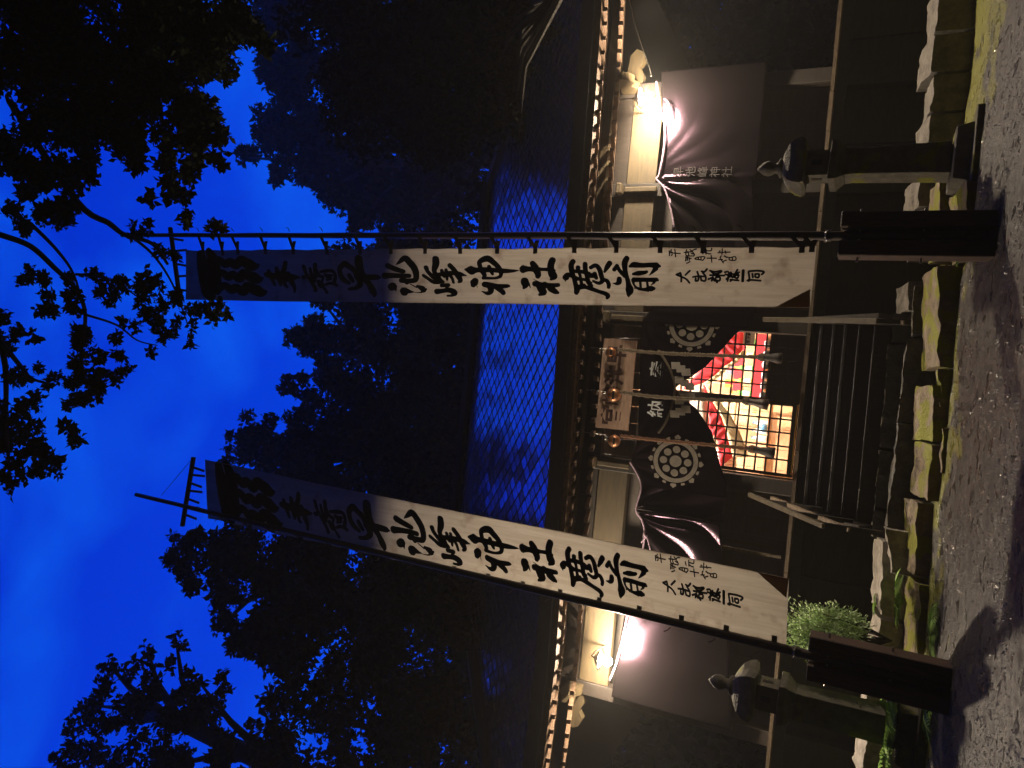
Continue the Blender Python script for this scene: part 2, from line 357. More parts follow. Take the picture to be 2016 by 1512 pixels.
# head beams between the columns
zb0, zb1 = 4.83, 5.32
for a, b in zip(cols, cols[1:]):
    if abs(a+b) > .5: MB().box((a+.112,11.69,zb0),(b-.112,11.84,zb1)).build('head_beam', M['wood_beam'], hall, bevel=.006)
    MB().box((a+.112,12.20,4.50),(b-.112,12.33,4.62)).build('lintel', M['wood_dark_h'], hall)
    MB().box((a+.112,11.72,5.325),(b-.112,11.81,5.74)).build('frieze_panel', M['wood_dark_h'], hall)
# lit strips: ends of the tie beams standing proud of the columns
for x, zz in ((1.25,5.1),(-1.15,5.1),(3.35,5.08),(-3.3,5.05)):
    MB().box((x-.045,11.61,zz-.30),(x+.045,11.657,zz+.25)).build('beam_nose', M['wood_beam'], hall, bevel=.015)
    MB().box((x-.09,11.50,zz+.26),(x+.09,11.657,zz+.36)).build('bracket_arm', M['wood_beam'], hall, bevel=.02)
for x, s in ((5.0,1),(-4.85,-1)):
    V = [(0,0),(.16,-.02),(.30,.06),(.42,-.02),(.55,.04),(.60,.14),(.50,.24),(.30,.26),(0,.30)]
    m_ = MB(); n_ = len(V)
    P_ = [Vector((x+s*(.11+u), 11.70, 5.22+v)) for u, v in V]+[Vector((x+s*(.11+u), 11.83, 5.22+v)) for u, v in V]
    m_.add(P_, [tuple(range(n_)), tuple(range(n_, 2*n_))[::-1]]+[(i,(i+1)%n_,(i+1)%n_+n_,i+n_) for i in range(n_)]); m_.build('carved_beam_end', M['wood_beam'], hall)
    P_ = [Vector((x-.06, 11.655-u, 5.22+v)) for u, v in V]+[Vector((x+.06, 11.655-u, 5.22+v)) for u, v in V]
    m_ = MB(); m_.add(P_, [tuple(range(n_)), tuple(range(n_, 2*n_))[::-1]]+[(i,(i+1)%n_,(i+1)%n_+n_,i+n_) for i in range(n_)]); m_.build('carved_beam_end', M['wood_beam'], hall)
# purlin
MB().box((-7.6,11.42,5.60),(7.6,11.60,5.74)).build('purlin', M['wood_beam'], hall)
# walls of boards
wy = 12.40
def wall(x0, x1, z0, z1, n):
    for i in range(n):
        a = lerp(x0, x1, i/n); b = lerp(x0, x1, (i+1)/n)
        MB().box((a+.003, wy+rnd.uniform(0,.0015), z0), (b-.0, wy+.05, z1)).build('wall_board', M['wall_wood'], hall)
wall(-4.96,-1.06,FL,5.7,12); wall(1.27,5.11,FL,5.7,12); wall(-1.06,1.27,4.5,5.7,8)
for sx_ in (-4.98, 5.10):
    for i in range(10): MB().box((sx_,12.46+.5*i,FL+.003),(sx_+.04,12.955+.5*i,5.7)).build('side_wall_board', M['wall_wood'], hall)
MB().box((-7.4,12.46,.7),(7.5,12.50,FL)).build('foundation_board', M['wood_dark'], hall)
# eaves
pe = [(60,1190),(300,1172),(630,1147),(900,1130),(1300,1102),(1500,1078)]
epts = sorted([(at(px, y, 10.4).x, at(px, y, 10.4).z) for y, px in pe])
def zE(x):
    if x < epts[0][0]: return epts[0][1]+(epts[0][0]-x)*.06
    if x > epts[-1][0]: return epts[-1][1]+(x-epts[-1][0])*.05
    return interp(x, epts)
x = -7.3; raf = None
while x < 7.5:
    z = zE(x)
    for (ya, za, yb, zb, s) in ((10.40, z, 12.0, z+.52, .062), (10.86, z-.10, 12.3, z+.34, .066)):
        mm = MB(); a = Vector((0,0,0)); b = Vector((0, yb-ya, zb-za)); mm.bar(a, b, s, s)
        if raf is None or True:
            me = raw('rafter', mm.v, mm.f, M['wood_rafter'])
        o = link('rafter', me, None); o.location = (x+rnd.uniform(-.004,.004), ya, za); o.parent = hall; o.matrix_parent_inverse = hall.matrix_world.inverted()
    x += .221
# eave boards following the curve
def curveboard(name, y0, y1, dz0, dz1, mt, nseg=30, x0=-7.6, x1=7.7):
    V = []
    for i in range(nseg+1):
        x = lerp(x0, x1, i/nseg); z = zE(x)
        V += [(x,y0,z+dz0),(x,y1,z+dz0),(x,y1,z+dz1),(x,y0,z+dz1)]
    Fc = [(0,1,2,3),(4*nseg+3,4*nseg+2,4*nseg+1,4*nseg)]
    for i in range(nseg):
        for k in range(4): a = i*4+k; b = i*4+(k+1) % 4; Fc.append((a, a+4, b+4, b))
    m_ = MB().add(V, Fc); return m_.build(name, mt, hall)
curveboard('eave_board', 10.33, 10.47, .04, .12, M['wood_rafter'])
curveboard('roof_edge', 10.235, 10.50, .125, .325, M['roof_plain'])
# sheathing above rafters
V = []; ns = 30
for i in range(ns+1):
    x = lerp(-7.6, 7.7, i/ns); z = zE(x); V += [(x,10.45,z+.06),(x,12.35,z+.66),(x,12.35,z+.69),(x,10.45,z+.09)]
Fc = []
for i in range(ns):
    for k in range(4): a = i*4+k; b = i*4+(k+1) % 4; Fc.append((a, a+4, b+4, b))
MB().add(V, Fc).build('eave_sheathing', M['wood_rafter'], hall)
# roof body with hips
RX0, RX1, RY, RZ = -3.4, 4.2, 14.0, 9.12
EX0, EX1, EY = -7.7, 7.9, 10.27
def roofp(x_e, t):
    """front slope: x_e along eave 0..1, t up the slope"""
    xe = lerp(EX0, EX1, x_e); xr = lerp(RX0, RX1, x_e)
    tt = .97*t+.03*t*t; ze = zE(xe)+.28
    return Vector((lerp(xe, xr, t), lerp(EY, RY, t), lerp(ze, RZ, tt)))
ns, nt_ = 30, 12; V = [roofp(i/ns, j/nt_) for j in range(nt_+1) for i in range(ns+1)]
Fc = [(j*(ns+1)+i, j*(ns+1)+i+1, (j+1)*(ns+1)+i+1, (j+1)*(ns+1)+i) for j in range(nt_) for i in range(ns)]
n0 = len(V)
V += [Vector((EX0,17.7,zE(EX0)+.28)), Vector((EX1,17.7,zE(EX1)+.28))]
lr = [(j*(ns+1)) for j in range(nt_+1)]; rr = [j*(ns+1)+ns for j in range(nt_+1)]
for j in range(nt_): Fc.append((lr[j], lr[j+1], n0)); Fc.append((rr[j+1], rr[j], n0+1))
Fc.append((lr[-1], rr[-1], n0+1, n0))
roof = link('roof', raw('roof', V, Fc, M['roof_under']), hall)
MB().bar((RX0-.1,RY,RZ+.09),(RX1+.1,RY,RZ+.05),.26,.12).build('ridge_cap', M['roof_plain'], roof)
for xe, xr in ((0,RX0),(1,RX1)):
    m_ = MB(); pts = [roofp(xe, t/10)+Vector((0,0,.05)) for t in range(11)]; m_.tube(pts, .09, 6); m_.build('hip_cap', M['roof_plain'], roof)
# diamond shingles (each lifted at its lower tip)
sw, sh = .285, .35
SL = (Vector(roofp(.5,1))-Vector(roofp(.5,0))).length
rows = int(SL/(sh/2)); tiles = []
for r_ in range(rows):
    t = (r_+.6)*(sh/2)/SL
    if t > .985: break
    xl = lerp(EX0, RX0, t)+.2; xr_ = lerp(EX1, RX1, t)-.2
    k0 = math.ceil(xl/sw); k1 = math.floor(xr_/sw)
    for k in range(k0, k1+1):
        x = k*sw+(sw/2 if r_ % 2 else 0)
        if x > xr_: continue
        xe = (x-lerp(EX0,RX0,t))/(lerp(EX1,RX1,t)-lerp(EX0,RX0,t))
        p = roofp(xe, t); u = (roofp(xe, min(1,t+.02))-roofp(xe, t-.02)); u.x = 0; u.normalize()
        tiles.append((p, u))
def tile_geo(p, u):
    sx = Vector((1,0,0)); n = sx.cross(u).normalized()
    tx = rnd.uniform(-.012,.012); ty = rnd.uniform(-.015,.015)
    g = .88; hw = sw/2*.86; hh = sh/2*.74
    base = [(-hw,0),(-hw*.56,-hh*.54),(0,-hh),(hw*.56,-hh*.54),(hw,0),(hw*.56,hh*.54),(0,hh),(-hw*.56,hh*.54)]
    V = []
    for a, b in base:
        lift = .004-b/sh*.004+a*tx*3+b*ty*1.6
        V.append(p+sx*a+u*b+n*(lift+.002))
    V += [q-n*.004 for q in V[:8]]
    return V, [tuple(range(8)), tuple(range(15,7,-1))]+[(k,k+8,(k+1)%8+8,(k+1)%8) for k in range(8)]
def visrank(it):
    p = it[0]; return (p-Vector((0,0,EYE))).length+ (6 if (p.x > 4.3 or p.x < -2.9 or (1.1 < p.x*8.2/p.y*1.0 < 1.75)) else 0)
tiles.sort(key=visrank)
rest = MB()
for i, (p, u) in enumerate(tiles):
    v, f = tile_geo(p, u)
    if i < 300: MB().add(v, f).build('shingle', M['copper_roof'], roof)
    else: rest.add(v, f)
tag(rest.build('shingle_field', M['copper_roof'], roof), kind='stuff')

# wooden stair
ny = [(10.78,1707),(10.95,1676),(11.10,1648),(11.24,1625),(11.37,1600)]
for k, (Y, px) in enumerate(ny):
    z = at(px, 795, Y).z
    MB().box((-1.34,Y,z-.045),(1.26,Y+.22,z)).build('stair_tread', M['wood_dark_h'], hall, bevel=.006)
    MB().box((-1.34,Y+.03,z-.20),(1.26,Y+.05,z-.048)).build('stair_riser', M['wood_dark_h'], hall)
for x in (-1.42, 1.33):
    MB().bar((x,10.70,1.32),(x,11.50,2.28),.06,.30).build('stair_stringer', M['wood_dark'], hall)
# slanting boards left and right of the stair (railing with posts)
rail = []
for sx in (-1, 1):
    a, b = ((-1.30,11.55,2.96),(-1.46,10.15,1.92)) if sx < 0 else ((1.30,11.60,2.80),(1.36,10.35,1.62))
    if sx < 0:
        a = at(1474,973,11.5); b = at(1622,1036,10.3)
    else:
        a = at(1503,629,11.5); b = at(1728,632,10.3)
    MB().bar(a, b, .07, .04).build('handrail', M['wood_beam'], hall, bevel=.008)
    for t in (.25,.62,.93):
        p = a.lerp(b, t); MB().bar((p.x,p.y,p.z-.03),(p.x,p.y,max(1.05,p.z-.75)),.06).build('rail_post', M['wood_dark'], hall)
    for t in (.30,.66):
        p = a.lerp(b, t); q = p+Vector((0,.0,-.26)); MB().bar((a.x,a.y-.05,a.z-.33),(b.x,b.y+.05,b.z-.30),.05,.05).build('lower_rail', M['wood_old'], hall) if t < .5 else None
MB().box((-2.2,11.70,2.4),(-2.16,11.76,3.25)).build('standing_post', M['wood_beam'], hall)

# lattice doors
def leaf(x0, x1, z0, z1, y):
    d = MB(); f_ = .05
    d.box((x0,y,z0),(x0+f_,y+.045,z1)); d.box((x1-f_,y,z0),(x1,y+.045,z1)); d.box((x0+f_,y,z1-f_),(x1-f_,y+.045,z1)); d.box((x0+f_,y,z0),(x1-f_,y+.045,z0+.09))
    o = d.build('lattice_door', M['wood_dark'], hall)
    nxc = 5; cw = (x1-x0-2*f_)/nxc
    for i in range(1, nxc):
        MB().box((x0+f_+i*cw-.013,y+.006,z0+.09),(x0+f_+i*cw+.013,y+.036,z1-f_)).build('lattice_bar', M['wood_dark'], o)
    nz_ = round((z1-z0-.14)/.158); ch = (z1-f_-z0-.09)/nz_
    for i in range(1, nz_):
        MB().box((x0+f_,y+.009,z0+.09+i*ch-.013),(x1-f_,y+.033,z0+.09+i*ch+.013)).build('lattice_bar', M['wood_dark'], o)
    return o
leaf(-1.05,.115,2.40,4.49,12.41); leaf(.115,1.26,2.40,4.49,12.455)
MB().box((-1.06,12.40,FL+.003),(1.27,12.50,2.395)).build('door_sill', M['wood_old'], hall)
MB().box((-2.2,12.37,2.6),(-2.15,12.395,3.3)).build('lit_batten', M['wood_beam'], hall)
MB().box((-1.0,12.36,2.405),(.1,12.375,2.425)).build('brass_rail', M['gold'], hall)

# ================================================================== INSIDE THE HALL
room = thing('inner_room', 'brightly lit wooden room seen through the lattice doors', 'room', (0, 13, FL))
MB().box((-2.4,12.55,FL-.03),(2.4,15.6,FL)).build('room_floor', M['room_wood'], room)
for i in range(12):
    x0 = -2.4+.4*i; MB().box((x0+.004,15.6,FL),(x0+.396,15.65,5.9)).build('wall_board', M['room_wood'], room)
MB().box((-2.45,12.55,FL),(-2.4,15.6,5.9)).build('side_wall', M['room_wood'], room)
MB().box((2.4,12.55,FL),(2.45,15.6,5.9)).build('side_wall', M['room_wood'], room)
MB().box((-2.45,12.52,5.9),(2.45,15.65,5.95)).build('room_ceiling', M['room_wood'], room)
for i, xx in enumerate((-1.0, 1.1)):
    lt = thing('ceiling_lamp', ['left','right'][i]+' ceiling lamp glowing inside the latticed shrine room', 'lamp', (xx,13.4,5.6), 'ceiling lamps inside the hall')
    MB().box((xx-.5,13.3,5.66),(xx+.5,13.5,5.72)).build('lamp_tray', M['white_gloss'], lt)
    MB().tube([(xx-.45,13.4,5.60),(xx+.45,13.4,5.60)],.035,8).build('tube', M['room_lamp'], lt)
def swag(name, c1, c2, Y, mt, label, amp=.014, freq=26, cat='curtain', n=36, grp='red and white curtains inside'):
    """cloth band hanging between two edge curves"""
    V = []
    def samp(c, t):
        s = t*(len(c)-1); i = min(int(s), len(c)-2); f = s-i
        return lerp(c[i][0], c[i+1][0], f), lerp(c[i][1], c[i+1][1], f)
    k = 5
    for i in range(n+1):
        t = i/n; a = samp(c1, t); b = samp(c2, t)
        for j in range(k+1):
            q = at(lerp(a[0], b[0], j/k), lerp(a[1], b[1], j/k), Y)
            q.y += amp*math.sin(freq*t*2+1.3*math.sin(j*.7)); V.append(q)
    Fc = [(i*(k+1)+j, i*(k+1)+j+1, (i+1)*(k+1)+j+1, (i+1)*(k+1)+j) for i in range(n) for j in range(k)]
    o = link(name, raw(name, V, Fc, mt, True)); 
    md = o.modifiers.new('thickness', 'SOLIDIFY'); md.thickness = .006
    tag(o, label, cat, grp); return o
swag('white_drape', [(1330,775),(1330,850),(1345,930),(1360,960)], [(1386,764),(1393,788),(1398,860),(1410,905)], 13.7, M['white_cloth'], 'white drape hanging left of centre inside the latticed room', freq=7)
swag('red_drape', [(1384,760),(1393,788),(1398,850),(1412,868),(1418,920)], [(1386,756),(1402,790),(1420,820),(1430,850),(1442,900)], 13.65, M['red_cloth'], 'red drape gathered down the left side inside the latticed room')
swag('cream_drape', [(1390,756),(1404,790),(1421,820),(1431,850),(1443,900)], [(1405,775),(1440,820),(1456,850),(1468,880),(1474,900)], 13.6, M['cream_cloth'], 'cream striped drape edge beside the left red drape', freq=40)
swag('red_drape', [(1340,770),(1372,735),(1400,705),(1420,680),(1425,655),(1430,620)], [(1388,752),(1410,737),(1425,722),(1446,708),(1462,688),(1466,620)], 13.65, M['red_cloth'], 'red drape gathered down the right side inside the latticed room')
swag('cream_drape', [(1386,754),(1411,737),(1426,722),(1447,708),(1463,688)], [(1391,758),(1417,741),(1432,727),(1452,713),(1466,696)], 13.6, M['cream_cloth'], 'thin cream drape edge beside the right red drape')
swag('pink_drape', [(1408,885),(1412,915),(1415,940)], [(1450,885),(1450,915),(1450,940)], 13.9, M['white_cloth'], 'pale drape at the far left inside the latticed room')
# altar and offerings, each on the plane it stands on
def abox(name, p0, p1, Y, d, m_, label, cat, grp=None, bev=.004):
    a = at(*p0, Y); b = at(*p1, Y); lo = (min(a.x,b.x), Y, min(a.z,b.z)); hi = (max(a.x,b.x), Y+d, max(a.z,b.z))
    r_ = thing(name, label, cat, ((lo[0]+hi[0])/2, Y, lo[2]), grp)
    MB().box(lo, hi).build('body', M[m_], r_, bevel=bev); return r_, Vector(lo), Vector(hi)
def shelf(name, x0, x1, ztop, y0, y1, label, mcol='room_wood', nleg=2):
    r_ = thing(name, label, 'table', ((x0+x1)/2, (y0+y1)/2, FL))
    MB().box((x0,y0,ztop-.04),(x1,y1,ztop)).build('table_top', M[mcol], r_, bevel=.004)
    for xx in (x0+.05, x1-.05):
        for yy in (y0+.05, y1-.05): MB().box((xx-.025,yy-.025,FL),(xx+.025,yy+.025,ztop-.042)).build('leg', M[mcol], r_)
    MB().box((x0,y0+.01,ztop-.16),(x1,y0+.025,ztop-.045)).build('apron', M[mcol], r_)
    return r_
T1 = shelf('offering_table', .15, 1.35, 3.36, 14.3, 14.8, 'long wooden offering table behind the right lattice door')
T2 = shelf('offering_table', .30, 1.30, 3.80, 14.85, 15.3, 'taller rear offering table behind the right lattice door')
T3 = shelf('offering_table', -1.25, -.05, 3.02, 14.1, 14.6, 'low orange wooden table behind the left lattice door')
MB().box((.14,14.285,3.18),(1.36,14.297,3.37)).build('red_cloth_edge', M['red_cloth'], T1)
MB().box((.28,14.835,3.66),(1.32,14.847,3.81)).build('red_cloth_edge', M['red_cloth'], T2)
def bottle(x, y, z, h, r_, m_, label, grp):
    t = thing('bottle', label, 'bottle', (x, y, z), grp)
    MB().lathe([(r_*.95,0),(r_,.02),(r_,h*.6),(r_*.75,h*.72),(r_*.34,h*.8),(r_*.32,h*.97)], (x,y,z), 12).build('glass_body', M[m_], t, smooth=True)
    MB().lathe([(r_*.4,h*.965),(r_*.4,h)], (x,y,z), 10).build('cap', M['gold'], t)
    MB().lathe([(r_*1.02,h*.18),(r_*1.02,h*.5)], (x,y,z), 12).build('paper_label', M['white_gloss'], t)
wherex = ['at the left end', 'second from the left', 'in the middle', 'fourth from the left', 'at the right end']
for i, (x, m_) in enumerate(((.25,'green'),(.48,'yellow'),(.72,'green'),(.97,'yellow'),(1.22,'green'))):
    bottle(x, 14.5, 3.36, .40, .05, m_, f'{m_} sake bottle {wherex[i]} of the front offering table', 'sake bottles on the offering table')
for i, (x, m_, w_) in enumerate(((.42,'yellow',.16),(.70,'greyblue',.2),(.98,'yellow',.16),(1.2,'greyblue',.14))):
    t = thing('gift_box', f"{'yellow' if m_=='yellow' else 'grey'} wrapped box {['at the left end','left of the middle','right of the middle','at the right end'][i]} of the rear offering table", 'box', (x,15.0,3.8), 'wrapped boxes on the rear table')
    MB().box((x-w_/2,14.95,3.80),(x+w_/2,15.1,3.98)).build('carton', M[m_], t, bevel=.005)
    MB().box((x-.02,14.944,3.80),(x+.02,14.949,3.98)).build('ribbon', M['red_cloth'], t)
for i, x in enumerate((-.28,-.42,-.56)):
    t = thing('water_jug', ['right','middle','left'][i]+' one of three clear white plastic jugs on the low table', 'jug', (x,14.3,3.02), 'plastic jugs on the low table')
    MB().lathe([(.055,0),(.06,.02),(.06,.17),(.02,.23),(.02,.26)], (x,14.3,3.02), 12).build('jug_body', M['white_gloss'], t, smooth=True)
    MB().lathe([(.024,.258),(.024,.285)], (x,14.3,3.02), 10).build('cap', M['skyblue'], t)
t = thing('blue_bundle', 'small light blue wrapped bundle on the low table behind the left door', 'bundle', (-.36,14.16,3.02))
MB().lathe([(.05,0),(.075,.03),(.07,.09),(.02,.12),(.035,.16)], (-.36,14.16,3.022), 12).build('cloth_wrap', M['skyblue'], t, smooth=True)
t = thing('cabinet', 'tall orange wooden cabinet against the back wall of the room', 'cabinet', (.1,15.3,FL))
MB().box((-.35,15.25,FL),(.22,15.58,4.5)).build('carcass', M['room_wood'], t, bevel=.006)
for i in range(3):
    d_ = MB().box((-.32,15.225,FL+.1+i*.68),(-.075,15.247,FL+.72+i*.68)).build('door', M['cream_cloth'], t); MB().box((-.11,15.21,FL+.38+i*.68),(-.095,15.223,FL+.45+i*.68)).build('handle', M['gold'], d_)
    d_ = MB().box((-.055,15.225,FL+.1+i*.68),(.19,15.247,FL+.72+i*.68)).build('door', M['cream_cloth'], t); MB().box((-.04,15.21,FL+.38+i*.68),(-.025,15.223,FL+.45+i*.68)).build('handle', M['gold'], d_)
r_, lo, hi = abox('notice_sheet', (1465,650),(1485,680), 13.2, .004, 'paper', 'paper notice with dark writing behind the right lattice door', 'notice', bev=0)
text_obj('早池峰', .07, M['ink'], r_, 'writing', .002, face_mtx(((lo.x+hi.x)/2, 13.196, (lo.z+hi.z)/2)))
for i in range(6):
    x = .2+.17*i; t = thing('paper_offering', f"crumpled white paper offering {['nearest the middle stile','second','third','fourth','fifth','farthest'][i]}{'' if i in (0,) else ' in the row'} behind the right door", 'paper', (x,12.7,2.95), 'white paper offerings in a row')
    me = MB().lathe([(.03,0),(.07,.03),(.08,.07),(.04,.11)], (x,12.72,2.93), 8); o = me.build('folded_paper', M['white_gloss'], t); rough(o.data, .03, 14, i)
t = thing('low_screen', 'solid dark wooden screen board behind the lower right lattice door', 'screen', (.68,12.66,FL))
MB().box((.12,12.64,FL),(1.26,12.68,2.94)).build('board', M['wood_dark'], t); MB().box((.12,12.60,2.90),(1.26,12.82,2.93)).build('ledge', M['wood_dark_h'], t)

# ================================================================== PURPLE CURTAIN
def smoothpts(c, n):
    """Catmull-Rom samples"""
    P = [c[0]]+list(c)+[c[-1]]; outp = []
    for i in range(1, len(P)-2):
        for k in range(n):
            t = k/n; r_ = []
            for d in range(len(c[0])):
                a, b, c_, e_ = P[i-1][d], P[i][d], P[i+1][d], P[i+2][d]
                r_.append(.5*((2*b)+(-a+c_)*t+(2*a-5*b+4*c_-e_)*t*t+(-a+3*b-3*c_+e_)*t**3))
            outp.append(r_)
    outp.append(list(c[-1])); return outp
def drape(parent, top, bot, Y, gathers, name='cloth_panel', nx=110, nz=46, base=.012):
    """curtain panel between a top line and a hem, with folds fanning out of the gathering points (world x, z, strength)"""
    V = []
    y0, y1 = top[0][0], top[-1][0]
    for i in range(nx+1):
        py = lerp(y0, y1, i/nx); a = at(interp(py, top), py, Y); p2 = py
        for _ in range(6):
            b = at(interp(p2, bot), p2, Y); p2 += (b.x-a.x)*FPX/Y*.9
        for j in range(nz+1):
            t = j/nz; p = a.lerp(b, t); off = base*math.sin(p.x*9+1.2*math.sin(p.z*2))*t
            for gx, gz_, st_, nf, ph, side in gathers:
                dx = p.x-gx; dz = gz_-p.z; r_ = math.hypot(dx, dz)+.05; th = math.atan2(dx, dz+.05)
                wgt = math.exp(-((r_-.75)/.75)**2)*st_*(.05 if side*dx < 0 else 1)
                th2 = th+ .35*math.sin(r_*1.7)*(1 if dx > 0 else -1)
                off += wgt*(abs(math.sin(th2*nf+ph))**.7-.5)
            V.append(Vector((p.x, Y-off, p.z)))
    Fc = [(i*(nz+1)+j, i*(nz+1)+j+1, (i+1)*(nz+1)+j+1, (i+1)*(nz+1)+j) for i in range(nx) for j in range(nz)]
    o = link(name, raw(name, V, Fc, M['curtain'], True), parent)
    md = o.modifiers.new('thickness', 'SOLIDIFY'); md.thickness = .004
    return o
cur = thing('shrine_curtain', 'long dark purple crested curtain swagged across the whole shrine front', 'curtain', (0, 11.6, 5))
g1 = at(1296,349,11.56); g2 = at(1272,618,11.63); g3 = at(1243,909,11.63); g4 = at(1252,1003,11.56)
drape(cur, [(140,1302),(215,1302),(250,1308),(349,1296),(390,1318),(447,1330),(560,1300),(612,1280),(636,1266)],
      [(140,1510),(340,1492),(352,1483),(420,1483),(612,1490),(636,1474)], 11.56, [(g1.x,g1.z,.15,9,.4,-1),(g2.x,g2.z,.03,6,0,1)])
drape(cur, [(612,1280),(633,1264),(660,1262),(760,1260),(860,1256),(909,1243),(930,1256),(957,1264)],
      [(612,1492),(640,1470),(660,1446),(690,1420),(722,1390),(750,1348),(763,1331),(780,1340),(805,1372),(850,1402),(909,1416),(950,1430),(957,1431)], 11.63, [(g2.x,g2.z,.035,6,0,0),(g3.x,g3.z,.03,6,.3,0)], nx=90, base=.006)
drape(cur, [(955,1264),(980,1260),(1001,1252)], [(955,1430),(975,1432),(1001,1425)], 11.60, [(g4.x,g4.z,.08,6,1,0)], nx=40)
drape(cur, [(1003,1252),(1010,1258),(1050,1268),(1090,1264),(1200,1232),(1300,1214),(1372,1204)],
      [(1003,1262),(1010,1310),(1020,1370),(1034,1418),(1110,1422),(1200,1432),(1450,1442)], 11.56, [(g4.x,g4.z,.15,7,.2,-1)], nx=120)
# white printed crests
def crest(cx, cz, rx, rz, y):
    n = 40; m_ = MB(); T = .004
    def disc(x, z, a, b, nn=16):
        V = [Vector((x+a*math.cos(2*math.pi*k/nn), y, z+b*math.sin(2*math.pi*k/nn))) for k in range(nn)]
        V += [v+Vector((0,T,0)) for v in V]
        m_.add(V, [tuple(range(nn))[::-1], tuple(range(nn,2*nn))]+[(k,(k+1)%nn,(k+1)%nn+nn,k+nn) for k in range(nn)])
    V = []
    for k in range(n):
        c, s = math.cos(2*math.pi*k/n), math.sin(2*math.pi*k/n)
        V += [Vector((cx+rx*c,y,cz+rz*s)), Vector((cx+rx*.80*c,y,cz+rz*.80*s)), Vector((cx+rx*.80*c,y+T,cz+rz*.80*s)), Vector((cx+rx*c,y+T,cz+rz*s))]
    m_.add(V, [(4*k+q, 4*k+(q+1)%4, 4*((k+1)%n)+(q+1)%4, 4*((k+1)%n)+q) for k in range(n) for q in range(4)])
    disc(cx, cz, rx*.27, rz*.27, 20)
    for k in range(8):
        a = 2*math.pi*k/8; disc(cx+rx*.545*math.cos(a), cz+rz*.545*math.sin(a), rx*.17, rz*.17)
    for k in range(16):
        a = 2*math.pi*(k+.0)/16; r0 = 1.04; r1 = 1.25 if k % 2 == 0 else 1.15; wv = .10 if k % 2 == 0 else .07
        P_ = []
        for rr_, aa in ((r0,-wv),(r0+.1,-wv*1.25),(r1,0 if k % 2 == 0 else -wv*.3),(r0+.1,wv*1.25),(r0,wv)):
            P_.append(Vector((cx+rx*rr_*math.cos(a+aa), y, cz+rz*rr_*math.sin(a+aa))))
        P_ += [v+Vector((0,T,0)) for v in P_]; m_.add(P_, [(4,3,2,1,0),(5,6,7,8,9)]+[(q,(q+1)%5,(q+1)%5+5,q+5) for q in range(5)])
    return m_
c1 = at(1362,640,11.57); c2 = at(1330,908,11.57)
s_ = 1/1456*11.66*1.05
crest(c1.x, c1.z, .335, .35, 11.565).build('crest', M['white_print'], cur)
crest(c2.x, c2.z, .335, .35, 11.565).build('crest', M['white_print'], cur)
# white characters
def char_at(s, px, py, Y, size, m_, parent, bold=.004, rz=0): return text_obj(s, size, m_, parent, 'character', bold, face_mtx(at(px, py, Y), rz))
char_at('奉', 1297, 727, 11.60, .27, M['white_gloss'], cur, .005); char_at('納', 1293, 805, 11.60, .27, M['white_gloss'], cur, .005)
for i, ch in enumerate('早池峰神社'):
    char_at(ch, 1337+i*24, 338, 11.525, .17, M['faint_print'], cur, .001)
# purple cords along the top
def cord(pts, Y, r_=.014, name='cord', m_='purple_rope', parent=cur):
    P_ = [at(a, b, Y) for a, b in smoothpts(pts, 8)]; MB().tube(P_, r_, 6).build(name, M[m_], parent, smooth=True)
cord([(1292,160),(1300,215),(1309,250),(1306,300),(1297,345),(1292,352),(1308,372),(1320,410),(1327,447)], 11.50)
cord([(1240,909),(1256,935),(1262,960),(1252,1002),(1264,1025),(1269,1050),(1264,1088),(1240,1190),(1218,1290),(1200,1340)], 11.5)
cord([(1308,195),(1316,205),(1318,235)], 11.45, .012)
cord([(1266,1050),(1275,1062),(1280,1082)], 11.45, .01); cord([(1262,1068),(1274,1055)], 11.45, .01)

# ================================================================== ROPES, BELLS, PLAQUE
sg = thing('sacred_straw_rope', 'thin twisted straw rope sagging in front of the curtain opening', 'rope', tuple(at(1325,765,11.56)))
def twist(pts, r_, turns, m_, parent, name, k=2):
    P_ = [Vector(p) for p in pts]; L = len(P_)
    for q in range(k):
        Q = []
        for i, p in enumerate(P_):
            d = (P_[min(i+1,L-1)]-P_[max(i-1,0)]).normalized(); o1 = d.cross(Vector((0,1,0))).normalized() if abs(d.y) < .95 else Vector((1,0,0)); o2 = d.cross(o1)
            a = turns*2*math.pi*i/L+q*2*math.pi/k; Q.append(p+(o1*math.cos(a)+o2*math.sin(a))*r_*.5)
        MB().tube(Q, r_*.55, 6).build(name, M[m_], parent, smooth=True)
twist([at(a, b, 11.56) for a, b in smoothpts([(1296,690),(1310,710),(1322,735),(1329,765),(1322,800),(1310,832),(1296,852)], 14)], .022, 22, 'rope', sg, 'strand')
for i, (px, py) in enumerate(((1319,722),(1326,750),(1326,786),(1317,812))):
    t = thing('paper_streamer', ['rightmost','second from right','third from right','leftmost'][i]+' white zigzag paper streamer hanging from the straw rope', 'paper streamer', tuple(at(px, py, 11.54)), 'zigzag paper streamers on the straw rope')
    x, y, z = at(px, py, 11.535); s = 1 if i < 2 else -1
    for k in range(3):
        xx = x+s*(.02-.045*k)*1.0; zz = z-.03-.085*k; ang = .25*s
        V = [Vector((xx-.055,y-.004*k,zz)),Vector((xx+.055,y-.004*k,zz+.02)),Vector((xx+.055+.01,y-.004*k+.02,zz-.115)),Vector((xx-.055+.01,y-.004*k+.02,zz-.135))]
        V += [v+Vector((0,.002,0)) for v in V]; MB().add(V, [(0,1,2,3),(7,6,5,4),(0,4,5,1),(1,5,6,2),(2,6,7,3),(3,7,4,0)]).build('paper_fold', M['paper'], t)
